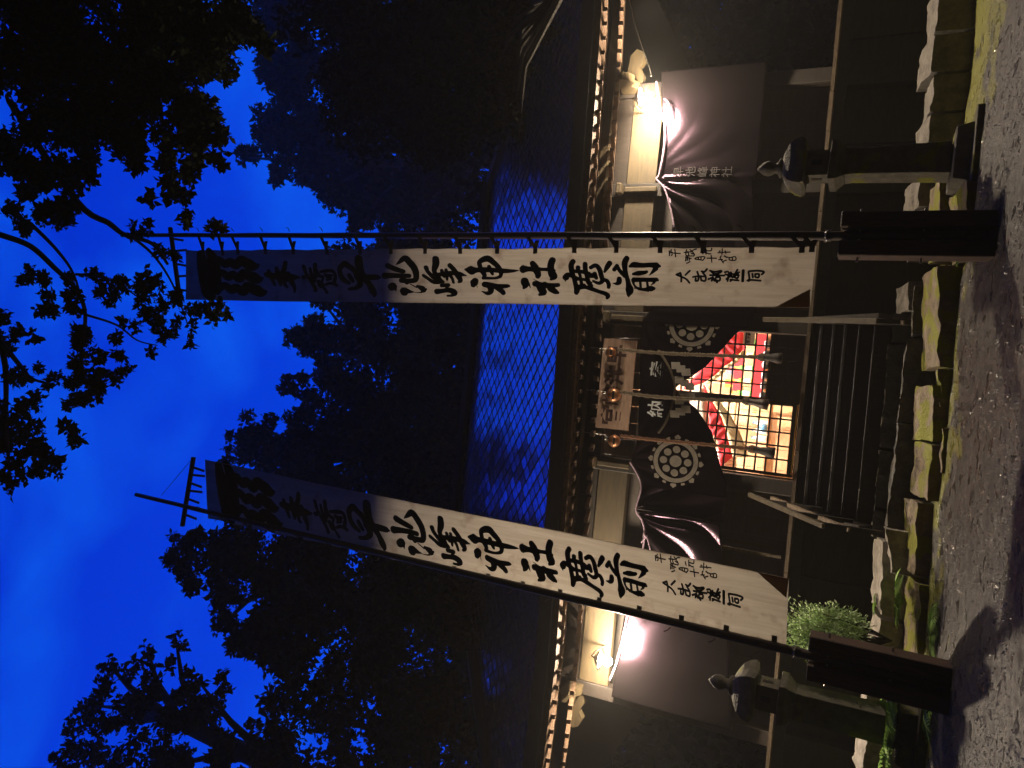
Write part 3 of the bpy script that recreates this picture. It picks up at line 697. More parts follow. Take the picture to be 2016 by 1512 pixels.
ropes = [('right bell rope in plain straw with brass bell above its top', [(1160,684),(1200,688)], (1203,694), [(1216,688),(1300,695),(1420,700),(1500,703)], (1528,705), 'rope'),
         ('middle bell rope in plain straw with the largest brass bell', [(1130,765),(1192,771)], (1208,778), [(1222,772),(1290,781),(1400,787),(1470,790)], (1500,795), 'rope'),
         ('left bell rope with reddish strands and brass bell hanging over plaque end', [(1120,847),(1192,856)], (1209,868), [(1222,858),(1290,866),(1400,876),(1480,884)], (1512,890), 'rope_red')]
for i, (lab, ch, be, rp_, ta, m_) in enumerate(ropes):
    Y = 11.48; t = thing('bell_rope', lab, 'bell rope', tuple(at(*ta, Y)), 'bell ropes before the doors')
    a = at(*ch[0], Y+.0); b = at(*ch[1], Y)
    nl = 9
    for k in range(nl):
        p = a.lerp(b, (k+.5)/nl); L_ = (b-a).length/nl*.62; pts = []
        ox = Vector((.012,0,0)) if k % 2 else Vector((0,.012,0))
        for q in range(10):
            an = 2*math.pi*q/9; pts.append(p+Vector((0,0,1))*math.cos(an)*L_+ox*math.sin(an))
        MB().tube(pts, .004, 5).build('chain_link', M['iron'], t)
    c = at(*be, Y)
    rb = (.085,.115,.10)[i]; prof = [(rb*math.sin(math.pi*q/14)+.001, -rb*math.cos(math.pi*q/14)) for q in range(15)]
    o = MB().lathe(prof, c, 20).build('bell', M['bell'], t, smooth=True)
    MB().lathe([(rb*1.0,-.012),(rb*1.07,-.006),(rb*1.07,.006),(rb*1.0,.012)], c, 20).build('bell_band', M['bell'], o)
    MB().box((c.x-rb*.6,c.y-rb*1.01,c.z-rb*.12-.03),(c.x+rb*.6,c.y-rb*.80,c.z-rb*.12)).build('bell_slot', M['black_box'], o)
    MB().tube([c+Vector((0,0,rb)), c+Vector((.02,0,rb+.03)), c+Vector((0,0,rb+.06)), c+Vector((-.02,0,rb+.03)), c+Vector((0,0,rb))], .006, 5).build('bell_loop', M['iron'], o)
    pts = [at(a_, b_, Y-.03) for a_, b_ in smoothpts(rp_, 22)]
    twist(pts, .036, 26, m_, t, 'rope_strand', 2)
    e0 = pts[-1]; e1 = at(*ta, Y-.03)
    d_ = (e1-e0); MB().tube([e0+Vector((0,0,.05)), e0, e0+d_*.5, e1, e1+d_*.4], [.05,.055,.05,.075,.085], 12).build('tassel', M['wood_dark' if i != 1 else 'wood_pole'], t, smooth=True)
    MB().tube([e0+Vector((0,0,.02)), e0+Vector((0,0,-.03))], .062, 12).build('knot', M[m_], t)
# plaque
a = at(1190,666,11.66); b = at(1253,666,11.66); c = at(1252,850,11.66)
pl = thing('name_plaque', 'weathered wooden name plaque with dark red characters above the doors', 'plaque', (0, 11.7, 5))
x0, x1 = c.x, a.x; z0, z1 = b.z+.0, a.z
me = MB().box((x0,11.70,z0),(x1,11.76,z1)).build('board', M['plaque'], pl)
rough(me.data, .012, 6, 3, 6)
me.data.transform(Matrix.Translation((0,11.70,z0)) @ Matrix.Rotation(R(9),4,'X') @ Matrix.Translation((0,-11.70,-z0)))
lean = Matrix.Translation((0,11.655,z0)) @ Matrix.Rotation(R(9),4,'X') @ Matrix.Translation((0,-11.655,-z0))
for k, ch in enumerate('早池峰宮'[::-1]):
    text_obj(ch, .33, M['plaque_ink'], pl, 'character', .012, lean @ face_mtx((lerp(x0+.22, x1-.26, k/3), 11.655, (z0+z1)/2)))
for xx in (x0+.2, x1-.2): MB().box((xx-.02,11.74,z1-.1),(xx+.02,11.9,z1-.06)).build('hook', M['iron'], pl)
MB().box((x0-.0,11.755,z1+.002),(x1,11.82,z1+.03)).build('top_strip', M['wood_old'], pl)

# ================================================================== THE TWO LAMPS UNDER THE EAVES
def lamp(px, py, lab):
    c = at(px, py, 11.05); t = thing('eave_lamp', lab, 'lamp', tuple(c), 'bare lamps under the eaves')
    prof = [(.001,-.075)]+[(.07*math.sin(math.pi*q/10), -.07*math.cos(math.pi*q/10)) for q in range(1, 8)]+[(.035,.075),(.03,.085)]
    MB().lathe(prof, c, 16).build('bulb', M['bulb'], t, smooth=True)
    MB().lathe([(.034,.086),(.036,.17),(.02,.19)], c, 12).build('socket', M['black_box'], t)
    MB().lathe([(.16,.12),(.158,.125),(.06,.19),(.05,.20)], c, 20).build('shade', M['white_gloss'], t, smooth=True)
    MB().tube([c+Vector((0,0,.19)), c+Vector((0,.05,.28)), c+Vector((0,.3,.30)), c+Vector((0,.62,.25))], .012, 6).build('arm', M['iron'], t)
    return c
lR = lamp(1276,190,'glaring bare lamp under the right end of the eaves')
lL = lamp(1196,1302,'glaring bare lamp under the left end of the eaves')
cb = thing('hanging_cable', 'thin slack cable slanting down to the right eave lamp', 'cable', tuple(lR))
MB().tube([at(p, q, 11.0) for p, q in smoothpts([(1232,-30),(1250,45),(1264,90),(1278,130),(1283,150)], 6)], .008, 5).build('wire', M['iron'], cb)

# ================================================================== STONE LANTERNS
def lantern(cx, cy, gz0, s, yaw, lab):
    t = thing('stone_lantern', lab, 'stone lantern', (cx, cy, gz0), 'stone lanterns flanking the approach')
    c = (cx, cy, gz0); m_ = M['stone_lantern']
    def sq(name, prof, sub=0):
        o = squareprof([(r_*s, z*s) for r_, z in prof], c, yaw).build(name, m_, t, bevel=.006)
        return o
    sq('base', [(.42,-.12),(.42,.07),(.30,.072),(.27,.22),(.25,.23)])
    sq('shaft', [(.165,.232),(.155,.50),(.148,1.12),(.150,1.21)])
    sq('platform', [(.15,1.212),(.17,1.25),(.215,1.31),(.215,1.37),(.185,1.375)])
    o = squareprof([(.138*s,1.378*s),(.138*s,1.62*s)], c, yaw).build('light_box', m_, t)
    rt = Matrix.Rotation(yaw, 3, 'Z')
    for d in ((0,-1),(1,0),(0,1),(-1,0)):
        dv = rt@Vector((d[0], d[1], 0)); p = Vector(c)+dv*.139*s+Vector((0,0,1.5*s)); sd = Vector((-dv.y, dv.x, 0))
        V = [p+sd*a_*.03*s+Vector((0,0,b_*.055*s)) for a_, b_ in ((-1,-1),(1,-1),(1,1),(-1,1))]; V += [v-dv*.01 for v in V]
        MB().add([v+dv*.004 for v in V], [(0,1,2,3),(7,6,5,4),(0,4,5,1),(1,5,6,2),(2,6,7,3),(3,7,4,0)]).build('window', M['black_box'], o)
    # cap with upturned corners
    V = []; lv = [(.93,1.605),(1.0,1.64),(.93,1.71),(.80,1.775),(.60,1.83),(.36,1.862),(.22,1.867)]
    for r_, z in lv:
        for k in range(16):
            a_ = 2*math.pi*k/16+math.pi/4; q = 1/max(abs(math.cos(a_)), abs(math.sin(a_))); cf = (q-1)/.414
            rr_ = .245*r_*q*(1+.04*cf*(r_ > .7)); zz = z+.03*cf*max(0, r_-.6)*2
            V.append(Vector(c)+rt@Vector((rr_*math.cos(a_)*s, rr_*math.sin(a_)*s, zz*s)))
    Fc = [(i*16+k, i*16+(k+1)%16, (i+1)*16+(k+1)%16, (i+1)*16+k) for i in range(len(lv)-1) for k in range(16)]; Fc += [tuple(range(16))[::-1], tuple(range(len(V)-16, len(V)))]
    MB().add(V, Fc).build('cap', m_, t)
    MB().lathe([(r_*s, z*s) for r_, z in [(.10,1.862),(.11,1.89),(.06,1.92),(.055,1.95),(.075,1.975),(.085,2.02),(.07,2.07),(.03,2.115),(.004,2.14)]], c, 16).build('finial', m_, t, smooth=True)
    for ch in t.children:
        if ch.name.startswith(('base','shaft','platform')): rough(ch.data, .012, 9, cx)
lantern(2.95, 9.5, .60, 1.09, R(3), 'right stone lantern with onion finial beside the right banner post, backlit')
lantern(-3.42, 9.5, .60, 1.09, R(-4), 'left stone lantern with ferns around its shaft behind the left banner post')

# ================================================================== BANNERS
BY = 8.2
RB = dict(s=[365,520,700,900,1050,1250,1450,1612], tR=[492,491,489,488,487,486,484,485], tL=[590,592,598,601,603,604,607,605])
def ripple(s, t, ph): return .018*math.sin(s*9+ph)*(.3+t)+.012*math.sin(s*23+t*3+ph)+.03*math.sin(s*4+ph*2)*t+.010*math.sin(s*17*math.pi)*math.exp(-t/.12)+.006*math.sin(s*60+t*9+ph)*(1-t)
def cloth_right(px, py):
    """photo point on the right banner -> (s,t) cloth coordinates"""
    a = interp(px, list(zip(RB['s'], RB['tR']))); b = interp(px, list(zip(RB['s'], RB['tL'])))
    z = at(px, py, BY).z; z0 = at(365, 540, BY).z; z1 = at(1605, 540, BY).z
    return (z0-z)/(z0-z1), (py-a)/(b-a)
RT = [at(365,492,BY), at(365,590,BY)]; RBt = [at(1608,485,BY), at(1595,606,BY)]
def cR(s, t, off=0):
    px = None
    p = RT[0].lerp(RT[1], t).lerp(RBt[0].lerp(RBt[1], t), s); p.y = BY+ripple(s, t, 0)-off; p.x -= .012*(1-t)*math.sin(s*17*math.pi)**2
    return p
LT = [at(398,905,BY), at(402,1022,BY)]; LBt = [at(1552,1141,BY), at(1547,1272,BY)]
def cL(s, t, off=0):
    p = LT[0].lerp(LT[1], t).lerp(LBt[0].lerp(LBt[1], t), s); p.y = BY+.05+ripple(s, 1-t, 1.7)-off; p.x += .012*t*math.sin(s*17*math.pi)**2
    return p
def ZM(ox, oy, sc_): return lambda p: (ox+p[0]/sc_, oy+p[1]/sc_, (p[2] if len(p) > 2 else 30)/sc_)
strokes = []
def S(z, *ps): strokes.append([z(p) for p in ps])
A = ZM(360,480,11.63); B = ZM(500,480,11.63); Cc = ZM(660,480,11.2); D = ZM(820,480,11.2); E_ = ZM(1000,480,11.2); F2 = ZM(1150,480,11.2); G = ZM(1300,470,9.164)
# ornament at the head
S(A,(440,200,180),(460,420,250),(500,640,330),(520,900,330),(560,1120,330),(600,1210,200)); S(A,(620,150,150),(700,330,250),(720,700,300),(720,1050,250))
for dx, dy in ((0,0),(50,300),(90,600)):
    S(A,(700+dx,400+dy,200),(850+dx,350+dy,160),(980+dx,450+dy,190),(1100+dx,400+dy,180),(1230+dx,490+dy,200),(1350+dx,370+dy,210),(1480+dx,430+dy,250),(1620+dx,490+dy,240),(1720+dx,490+dy,120),(1770+dx,470+dy,30))
# hou, sai
S(B,(265,700,110),(330,720,130)); S(B,(330,610,80),(370,730,120),(430,930,60)); S(B,(520,540,80),(550,740,150),(560,930,70)); S(B,(400,720,130),(600,750,180),(800,770,190),(900,760,120),(1010,765,40))
S(B,(740,420,100),(700,550,110),(640,700,110),(660,930,80),(700,980,60)); S(B,(760,680,120),(820,880,120),(860,1000,80),(850,1100,50))
S(B,(1140,500,90),(1165,650,80),(1240,820,80),(1330,980,90),(1350,1075,90)); S(B,(1095,760,100),(1190,740,70)); S(B,(1275,550,60),(1290,720,90),(1350,850,90)); S(B,(1400,460,95),(1385,600,90),(1380,760,100))
S(B,(1400,560,60),(1460,720,80),(1560,760,60)); S(B,(1500,640,60),(1640,620,80),(1800,620,80),(1850,740,80),(1810,900,90),(1860,960,70)); S(B,(1600,700,60),(1680,750,110),(1770,720,60)); S(B,(1640,830,60),(1740,800,70)); S(B,(1610,940,60),(1700,910,70),(1800,920,80)); S(B,(1440,860,90),(1480,970,100),(1540,1000,60),(1620,1130,70)); S(B,(1560,780,50),(1520,880,60),(1560,960,50))
# haya
S(Cc,(210,430,130),(110,530,120),(110,680,110),(170,800,120),(290,880,80)); S(Cc,(230,430,140),(330,510,120),(430,590,130),(490,720,140),(540,850,140),(530,930,130),(430,1000,90),(280,1020,70)); S(Cc,(300,700,90),(340,780,100),(380,840,80))
S(Cc,(550,310,170),(545,450,190),(580,600,140),(640,750,150),(740,900,130),(800,1040,160),(830,1130,130),(830,1190,50)); S(Cc,(480,740,150),(700,745,140),(880,750,130),(960,755,110),(1005,760,50))
# ike
S(Cc,(1230,980,170),(1270,960,180)); S(Cc,(1310,1000,80),(1322,1075,14)); S(Cc,(1500,1070,190),(1500,1100,170)); S(Cc,(1540,1060,140),(1640,1085,70),(1710,1090,20)); S(Cc,(1640,905,22),(1780,990,30)); S(Cc,(1800,960,60),(1900,1010,130),(1940,1040,130),(1990,1025,50)); S(Cc,(1930,1070,70),(1850,1105,30),(1700,1100,10))
S(Cc,(1190,490,130),(1330,550,125),(1480,600,110),(1540,615,90)); S(Cc,(1110,725,150),(1250,715,120),(1450,715,110),(1650,720,100)); S(Cc,(1380,460,16),(1460,400,80),(1590,310,140),(1690,410,150),(1780,560,150),(1800,720,130),(1760,820,120),(1620,835,110),(1460,825,110)); S(Cc,(1520,760,60),(1580,870,110))
# mine
S(D,(430,1080,130),(560,1065,100),(700,1050,120),(800,1090,140),(830,1130,110),(760,1175,60),(660,1180,50)); S(D,(545,940,90),(700,935,90)); S(D,(640,960,60),(690,1040,80)); S(D,(240,530,110),(270,620,90),(380,740,110),(500,800,110),(590,860,70)); S(D,(165,715,80),(260,780,80),(370,855,90),(500,880,60))
S(D,(470,320,150),(460,440,150),(410,600,110),(470,720,110),(520,780,90)); S(D,(575,590,80),(600,690,90),(620,740,60)); S(D,(670,580,75),(680,690,90),(680,810,55)); S(D,(760,480,110),(850,590,110),(930,730,130),(970,820,110),(930,865,60)); S(D,(740,690,90),(790,780,70),(815,880,60)); S(D,(480,690,100),(750,660,100),(960,680,110),(1060,700,60),(1115,712,20)); S(D,(480,820,30),(560,900,30))
# kami
S(D,(1250,930,120),(1270,880,180),(1300,830,150)); S(D,(1330,950,20),(1352,1005,6)); S(D,(1500,920,130),(1640,950,140),(1800,970,120),(2010,955,90),(2060,955,50)); S(D,(1640,1000,150),(1640,1080,130),(1560,1130,90),(1440,1080,20)); S(D,(1760,990,110),(1880,1070,120),(1920,1120,110))
S(D,(1105,570,60),(1180,580,170),(1250,585,200),(1340,580,120),(1500,580,120),(1700,590,110),(1950,600,110),(2130,600,80),(2240,597,40),(2290,595,8)); S(D,(1430,520,100),(1430,390,110),(1600,325,150),(1720,410,130),(1820,510,120),(1880,640,110),(1850,740,80),(1700,780,60),(1480,770,80)); S(D,(1620,510,90),(1650,600,90),(1690,680,70)); S(D,(1460,600,120),(1510,700,100),(1490,770,80))
# yashiro
S(E_,(390,850,180),(390,950,150),(360,1010,60)); S(E_,(470,900,60),(515,1015,10)); S(E_,(610,910,130),(800,930,110),(1000,940,110),(1130,930,90)); S(E_,(720,950,180),(770,1060,180),(790,1110,140),(700,1160,60)); S(E_,(950,1010,150),(1050,1080,130),(1110,1110,70)); S(E_,(580,800,8),(720,880,40)); S(E_,(830,920,140),(960,980,120))
S(E_,(370,570,190),(480,570,120),(650,575,130),(800,570,80),(950,570,90),(1060,590,60)); S(E_,(580,440,130),(640,540,170),(690,680,150),(680,740,110)); S(E_,(1030,350,150),(990,450,150),(980,560,150),(1010,680,180),(1040,740,150),(970,800,60)); S(E_,(1010,660,20),(960,800,20))
# hiro (broad)
S(E_,(1300,760,150),(1350,700,110),(1460,740,90),(1560,780,80)); S(E_,(1280,800,60),(1297,860,12)); S(E_,(1480,390,110),(1430,480,120),(1440,620,120),(1480,780,100),(1510,920,110),(1530,1030,130),(1510,1110,100)); S(E_,(1540,1000,110),(1700,970,90),(1850,1010,100),(2010,1070,90),(2150,1120,100),(2200,1170,110),(2180,1220,70))
S(E_,(1580,530,110),(1580,600,90),(1620,720,70),(1640,920,80)); S(E_,(1740,440,110),(1740,560,110),(1770,720,100),(1790,850,110),(1850,940,90)); S(E_,(1460,620,90),(1640,620,90),(1820,660,90)); S(E_,(1500,800,80),(1700,800,70),(1850,870,60)); S(E_,(1540,960,60),(1700,930,80))
S(F2,(180,520,90),(290,470,100),(370,560,110),(400,700,110),(420,820,100),(340,880,80),(220,830,60)); S(F2,(260,660,100),(290,760,90)); S(F2,(150,700,120),(260,710,100)); S(F2,(600,430,120),(540,520,110),(480,620,60)); S(F2,(440,800,80),(520,830,90),(555,920,90),(545,975,80))
# mae (before)
S(F2,(760,490,90),(690,580,90)); S(F2,(760,500,80),(820,610,90),(920,720,90)); S(F2,(790,780,110),(780,850,120),(730,890,80),(650,885,20)); S(F2,(985,310,120),(930,420,130),(930,600,110),(965,760,100),(990,900,120),(1010,1030,180),(985,1140,100),(985,1185,30))
S(F2,(1040,490,60),(1140,450,130),(1300,460,110),(1500,460,110),(1620,480,150),(1690,490,60)); S(F2,(1600,540,120),(1530,620,70),(1450,695,12)); S(F2,(1100,660,60),(1220,640,110),(1350,625,90),(1400,610,70)); S(F2,(1110,790,110),(1280,790,100),(1500,800,100),(1610,800,100),(1640,810,60)); S(F2,(1560,860,60),(1490,920,20))
S(F2,(1090,800,80),(1110,900,50),(1180,980,60),(1330,1010,60),(1480,1000,130),(1550,1000,80)); S(F2,(1250,830,60),(1260,980,60)); S(F2,(1400,830,50),(1420,980,60)); S(F2,(1130,880,8),(1130,990,30)); S(F2,(1200,1020,20),(1430,1065,24))
# small lines, read off the close view
w_ = 27
def T(*ps, w=24): strokes.append([G((a_, b_, w)) for a_, b_ in ps])
T((190,205),(190,290)); T((230,180),(215,215),(240,225)); T((225,285),(240,265)); T((290,165),(300,305)); T((190,240),(290,238),(385,238))
T((455,215),(580,200),(630,165),(675,155)); T((500,160),(490,270),(600,285)); T((520,200),(540,270)); T((560,160),(600,200),(640,260),(620,290)); T((580,230),(620,250))
T((780,205),(795,260)); T((850,170),(850,265)); T((850,200),(900,205),(945,200),(955,155)); T((860,240),(900,260),(940,262))
T((1090,210),(1110,205)); T((1150,160),(1140,265)); T((1200,195),(1210,240)); T((1070,240),(1200,222),(1290,215))
T((490,295),(480,380)); T((480,305),(580,335)); T((520,300),(510,370)); T((550,320),(545,370)); T((500,425),(560,395))
T((650,335),(720,315),(830,320),(790,385)); T((650,350),(790,380)); T((710,325),(715,360)); T((760,325),(760,370))
T((870,345),(1040,345)); T((945,295),(955,420)); T((1080,370),(1150,360)); T((1130,295),(1110,340),(1165,425)); T((1220,370),(1160,395))
T((1185,300),(1280,320),(1380,300),(1385,365),(1280,365),(1275,325)); T((1330,325),(1330,360)); T((1190,290),(1220,320))
def T2(*ps): T(*ps, w=38)
T2((310,645),(385,610)); T2((385,610),(400,690),(395,775)); T2((320,650),(440,700),(500,740),(545,800)); T2((475,650),(555,570))
T2((610,690),(700,680),(840,690)); T2((690,595),(710,680),(700,760),(655,765)); T2((770,590),(820,600),(865,550)); T2((790,620),(840,690),(830,770),(760,760)); T2((750,700),(765,765)); T2((660,720),(655,765))
T2((920,580),(1010,600),(1130,575),(1090,620),(1000,640),(940,590)); T2((920,665),(1180,665)); T2((890,740),(960,715),(950,770)); T2((970,700),(1000,770)); T2((1030,700),(1100,700),(1090,765),(1020,750),(1030,700)); T2((1000,740),(1050,800))
T2((1190,600),(1260,600),(1240,770)); T2((1200,640),(1290,660)); T2((1290,740),(1440,760)); T2((1300,600),(1330,700),(1420,550)); T2((1280,620),(1380,640),(1450,600)); T2((1350,680),(1440,650),(1430,700)); T2((1220,730),(1300,680),(1420,720)); T2((1290,770),(1330,740))
strokes.append([G((1525,570,55)), G((1520,670,55)), G((1515,775,50))])
T2((1620,600),(1640,760),(1600,765)); T2((1630,590),(1780,585),(1900,605),(1860,655)); T2((1620,750),(1840,770)); T2((1690,640),(1700,710)); T2((1740,650),(1810,650),(1800,710),(1745,700),(1745,650))

def stroke_mesh(cl):
    m_ = MB()
    for si, st_ in enumerate(strokes):
        pts = [(p[0], p[1], p[2]) for p in st_]
        sm = smoothpts(pts, 5) if len(pts) > 1 else pts
        # brush: a rounded ribbon with slightly ragged edge
        Lp, Rp = [], []; n = len(sm)
        for i, (x, y, w2) in enumerate(sm):
            x0, y0, _ = sm[max(i-1,0)]; x1, y1, _ = sm[min(i+1,n-1)]
            dx, dy = x1-x0, y1-y0; L = math.hypot(dx, dy) or 1; nx_, ny_ = -dy/L, dx/L
            w2 = max(w2, .4)*.5*(1+.05*noise.noise(Vector((x*.3, y*.3, si))))*1.02
            Lp.append((x+nx_*w2, y+ny_*w2)); Rp.append((x-nx_*w2, y-ny_*w2))
        def cap(i, j, sgn):
            x, y, w2 = sm[i]; xb, yb, _ = sm[j]; a0 = math.atan2(y-yb, x-xb); w2 = max(w2,.4)*.5
            return [(x+w2*math.cos(a0+q*sgn), y+w2*math.sin(a0+q*sgn)) for q in (R(60), R(25), R(-25), R(-60))]
        poly_end = cap(n-1, n-2, 1); poly_start = cap(0, 1, 1)
        off = .0025+.00012*si
        def P3(q):
            s, t = cloth_right(q[0], q[1]); return cl(s, t, off)
        V = [P3(q) for q in Lp]+[P3(q) for q in Rp]
        Fc = [(i, i+1, n+i+1, n+i) for i in range(n-1)]
        b0 = len(V); V += [P3(q) for q in poly_end]; Fc.append((n-1, b0, b0+1, b0+2, b0+3, 2*n-1))
        b0 = len(V); V += [P3(q) for q in poly_start]; Fc.append((n, b0, b0+1, b0+2, b0+3, 0))
        m_.add(V, Fc)
    return m_
def sheet(cl, n=260, k=12, s1=1.0, skip=None):
    V = [cl(s1*i/n, j/k) for i in range(n+1) for j in range(k+1)]
    Fc = [(i*(k+1)+j, i*(k+1)+j+1, (i+1)*(k+1)+j+1, (i+1)*(k+1)+j) for i in range(n) for j in range(k)]
    return V, Fc
def banner(cl, label, polepts, tabs, bar, side, folded):
    t = thing('cloth_banner', label, 'banner', tuple(cl(1, .5)), 'tall inscribed banners before the shrine')
    V, Fc = sheet(cl)
    # a corner folded over at the bottom edge away from the pole
    me = raw('cloth', V, Fc, M['banner'], True); link('cloth', me, t)
    stroke_mesh(cl).build('lettering', M['ink'], t)
    f = folded; j = 1 if f else 0
    tri = [cl(1.0, j, .006), cl(1.0, .62 if f else .38, .006), cl(.965, j, .006)]
    tri = [cl(1.0, j, .006), cl(.998, abs(j-.30), .006), cl(.962, j, .006)]
    MB().add(tri+[v+Vector((0,-.004,0)) for v in tri], [(0,1,2),(5,4,3),(0,3,4,1),(1,4,5,2),(2,5,3,0)]).build('folded_corner', M['hem'], t)
    for e in (0, 1):
        V = [cl(i/60, abs(e-q), .003) for i in range(61) for q in (0, .012)]
        MB().add(V, [(2*i, 2*i+1, 2*i+3, 2*i+2) for i in range(60)]).build('hem', M['banner'], t)
    # tie tabs round the pole
    tp = 0 if side == 'R' else 1
    for (px, py) in tabs:
        zt = at(px, py, BY).z; z0 = cl(0, tp).z; z1 = cl(1, tp).z; s = max(.0, min(1, (z0-zt)/(z0-z1)))
        a = cl(s, tp); inn = cl(s, abs(tp-.10)); q = polepts(zt+.10)
        w2 = .028; m_ = MB()
        def strip(p, q_, dz=.0, yo=-.008):
            V = [p+Vector((0,yo,w2)), p+Vector((0,yo,-w2)), q_+Vector((0,yo,-w2)), q_+Vector((0,yo,w2))]; V += [v+Vector((0,-.004,0)) for v in V]
            m_.add(V, [(0,1,2,3),(7,6,5,4),(0,4,5,1),(1,5,6,2),(2,6,7,3),(3,7,4,0)])
        strip(inn, a); strip(a, q+Vector((0,-.05,rnd.uniform(-.02,.03))))
        d_ = (q-a); strip(a+Vector((0,-.01,0)), a+d_*.55+Vector((0,-.03,-.07+rnd.uniform(-.02,.02))))
        sg_ = 1 if side == 'R' else -1
        m_.tube([q+Vector((.05*sg_,-.03,0)), q+Vector((sg_*.09,-.04,.03+rnd.uniform(-.02,.03))), q+Vector((sg_*.11,-.03,.07))], .006, 4)
        m_.build('tie_tab', M['tie'], t)
    return t
def polef(a, b):
    def f(z): t = (z-a.z)/(b.z-a.z); return a.lerp(b, t)
    return f
def pole(a, b, label, barpts, ncol):
    t = thing('banner_pole', label, 'pole', tuple(b), 'wooden banner poles')
    n = 24; pts = [b.lerp(a, i/n)+Vector((.008*noise.noise(Vector((i*.4,0,a.x))),0,0)) for i in range(n+1)]
    MB().tube(pts, [lerp(.050,.032,i/n)*(1+.04*math.sin(i*2.2)) for i in range(n+1)], 12).build('shaft', M['wood_pole'], t, smooth=True)
    MB().bar(barpts[0], barpts[1], .05, .05).build('crossbar', M['wood_pole'], t)
    for k in range(ncol):
        p = barpts[0].lerp(barpts[1], .14+.8*k/ncol); q = p+Vector((.02,0,-.30)); q2 = p+Vector((-.03,0,-.27))
        MB().bar(p, q if k % 2 else q2, .035, .01).build('hanging_loop', M['tie'], t)
    return t
pRt = at(240,463,BY+.02); pRb = at(1700,465,BY+.02); pRb.z = .75
pLt = at(268,974,BY+.02); pLb = at(1640,1300,BY+.02); pLb.x += (pLb.x-pLt.x)/(pLb.z-pLt.z)*(.75-pLb.z); pLb.z = .75
fR = polef(pRt, pRb); fL = polef(pLt, pLb)
barR = (at(335,448,BY+.05), at(356,604,BY+.05)); barL = (at(381,900,BY+.05), at(359,1036,BY+.05))
pole(pRt, pRb, 'right straight wooden banner pole set in the right timber post', barR, 5)
pole(pLt, pLb, 'left straight wooden banner pole set in the left timber post', barL, 7)
MB().tube([barL[0], at(318,975,BY+.05)], .004, 4).build('stay_cord', M['tie'], bpy.data.objects['banner_pole.001'])
banner(cR, 'right tall cloth banner with black brush characters, pole on its right edge', fR,
       [(400,480),(440,480),(469,480),(526,480),(579,480),(645,480),(710,480),(772,480),(840,480),(908,480),(980,480),(1055,480),(1133,480),(1215,480),(1301,480),(1385,480),(1481,480),(1580,480),(1600,480)], barR, 'R', True)
banner(cL, 'left tall cloth banner with black brush characters, pole on its left edge', fL,
       [(440,1035),(490,1040),(535,1050),(590,1060),(645,1075),(700,1085),(760,1100),(825,1118),(890,1130),(958,1145),(1027,1158),(1101,1172),(1177,1190),(1256,1206),(1340,1224),(1429,1244),(1524,1262)], barL, 'L', False)
# timber holding posts
def holder(pf, ztop, lab, tilt=0):
    b = pf(.6); t = thing('banner_post', lab, 'post', (b.x, BY, .5), 'timber posts holding the banner poles')
    top = pf(ztop)
    for s in (-1, 1):
        MB().bar((b.x+s*.145, BY+.02, .35), (top.x+s*.145, BY+.02, ztop), .155, .26, up=(0,1,0)).build('timber', M['wood_post'], t, bevel=.008)
    MB().bar((b.x,BY+.10,.35),(top.x,BY+.10,ztop-.03),.16,.05,up=(0,1,0)).build('back_plate', M['wood_post'], t)
    for z in (ztop-.18, ztop-.75):
        p = pf(z); MB().tube([p+Vector((-.27,-.02,0)), p+Vector((.27,-.02,0))], .012, 8).build('bolt', M['iron'], t)
    for s in (-1,1):
        p = pf(ztop+.10); MB().tube([p+Vector((s*.055,-.02,-.02)), p+Vector((s*.062,-.02,.05))], .006, 6).build('pin', M['iron'], t)
    p = pf(ztop+.13); MB().tube([p+Vector((.058*math.cos(q),.058*math.sin(q),.01*math.sin(3*q))) for q in [k*2*math.pi/10 for k in range(11)]], .009, 5).build('wire_binding', M['iron'], t)
holder(fR, 1.86, 'right dark timber post holding the right banner pole')
holder(fL, 1.78, 'left dark timber post holding the left banner pole, lit reddish edge')

# ================================================================== PLANTS NEAR THE STEPS
def leafmesh(name, P, size, mt, parent, dirs=None, curl=.3, aspect=.5, seed=1, six=False):
    rs = np.random.RandomState(seed); n = len(P)
    d = rs.normal(size=(n,3)) if dirs is None else dirs+rs.normal(size=(n,3))*.35
    d /= np.linalg.norm(d, axis=1)[:,None]; r_ = rs.normal(size=(n,3)); sd = np.cross(d, r_); sd /= np.linalg.norm(sd, axis=1)[:,None]
    nn = np.cross(d, sd); L = size*rs.uniform(.6,1.3,n)[:,None]
    a = P; b = P+d*L*.45+sd*L*aspect*.5+nn*L*.1; c = P+d*L-nn*L*curl*.3; e_ = P+d*L*.45-sd*L*aspect*.5+nn*L*.1
    V = np.stack([a,b,c,e_],1).reshape(-1,3)
    me = bpy.data.meshes.new(name); me.vertices.add(4*n); me.vertices.foreach_set('co', V.ravel())
    me.loops.add(4*n); me.loops.foreach_set('vertex_index', np.arange(4*n)); me.polygons.add(n); me.polygons.foreach_set('loop_start', np.arange(0,4*n,4)); me.polygons.foreach_set('loop_total', np.full(n,4))
    me.update(); me.validate(); me.materials.append(mt); return link(name, me, parent)
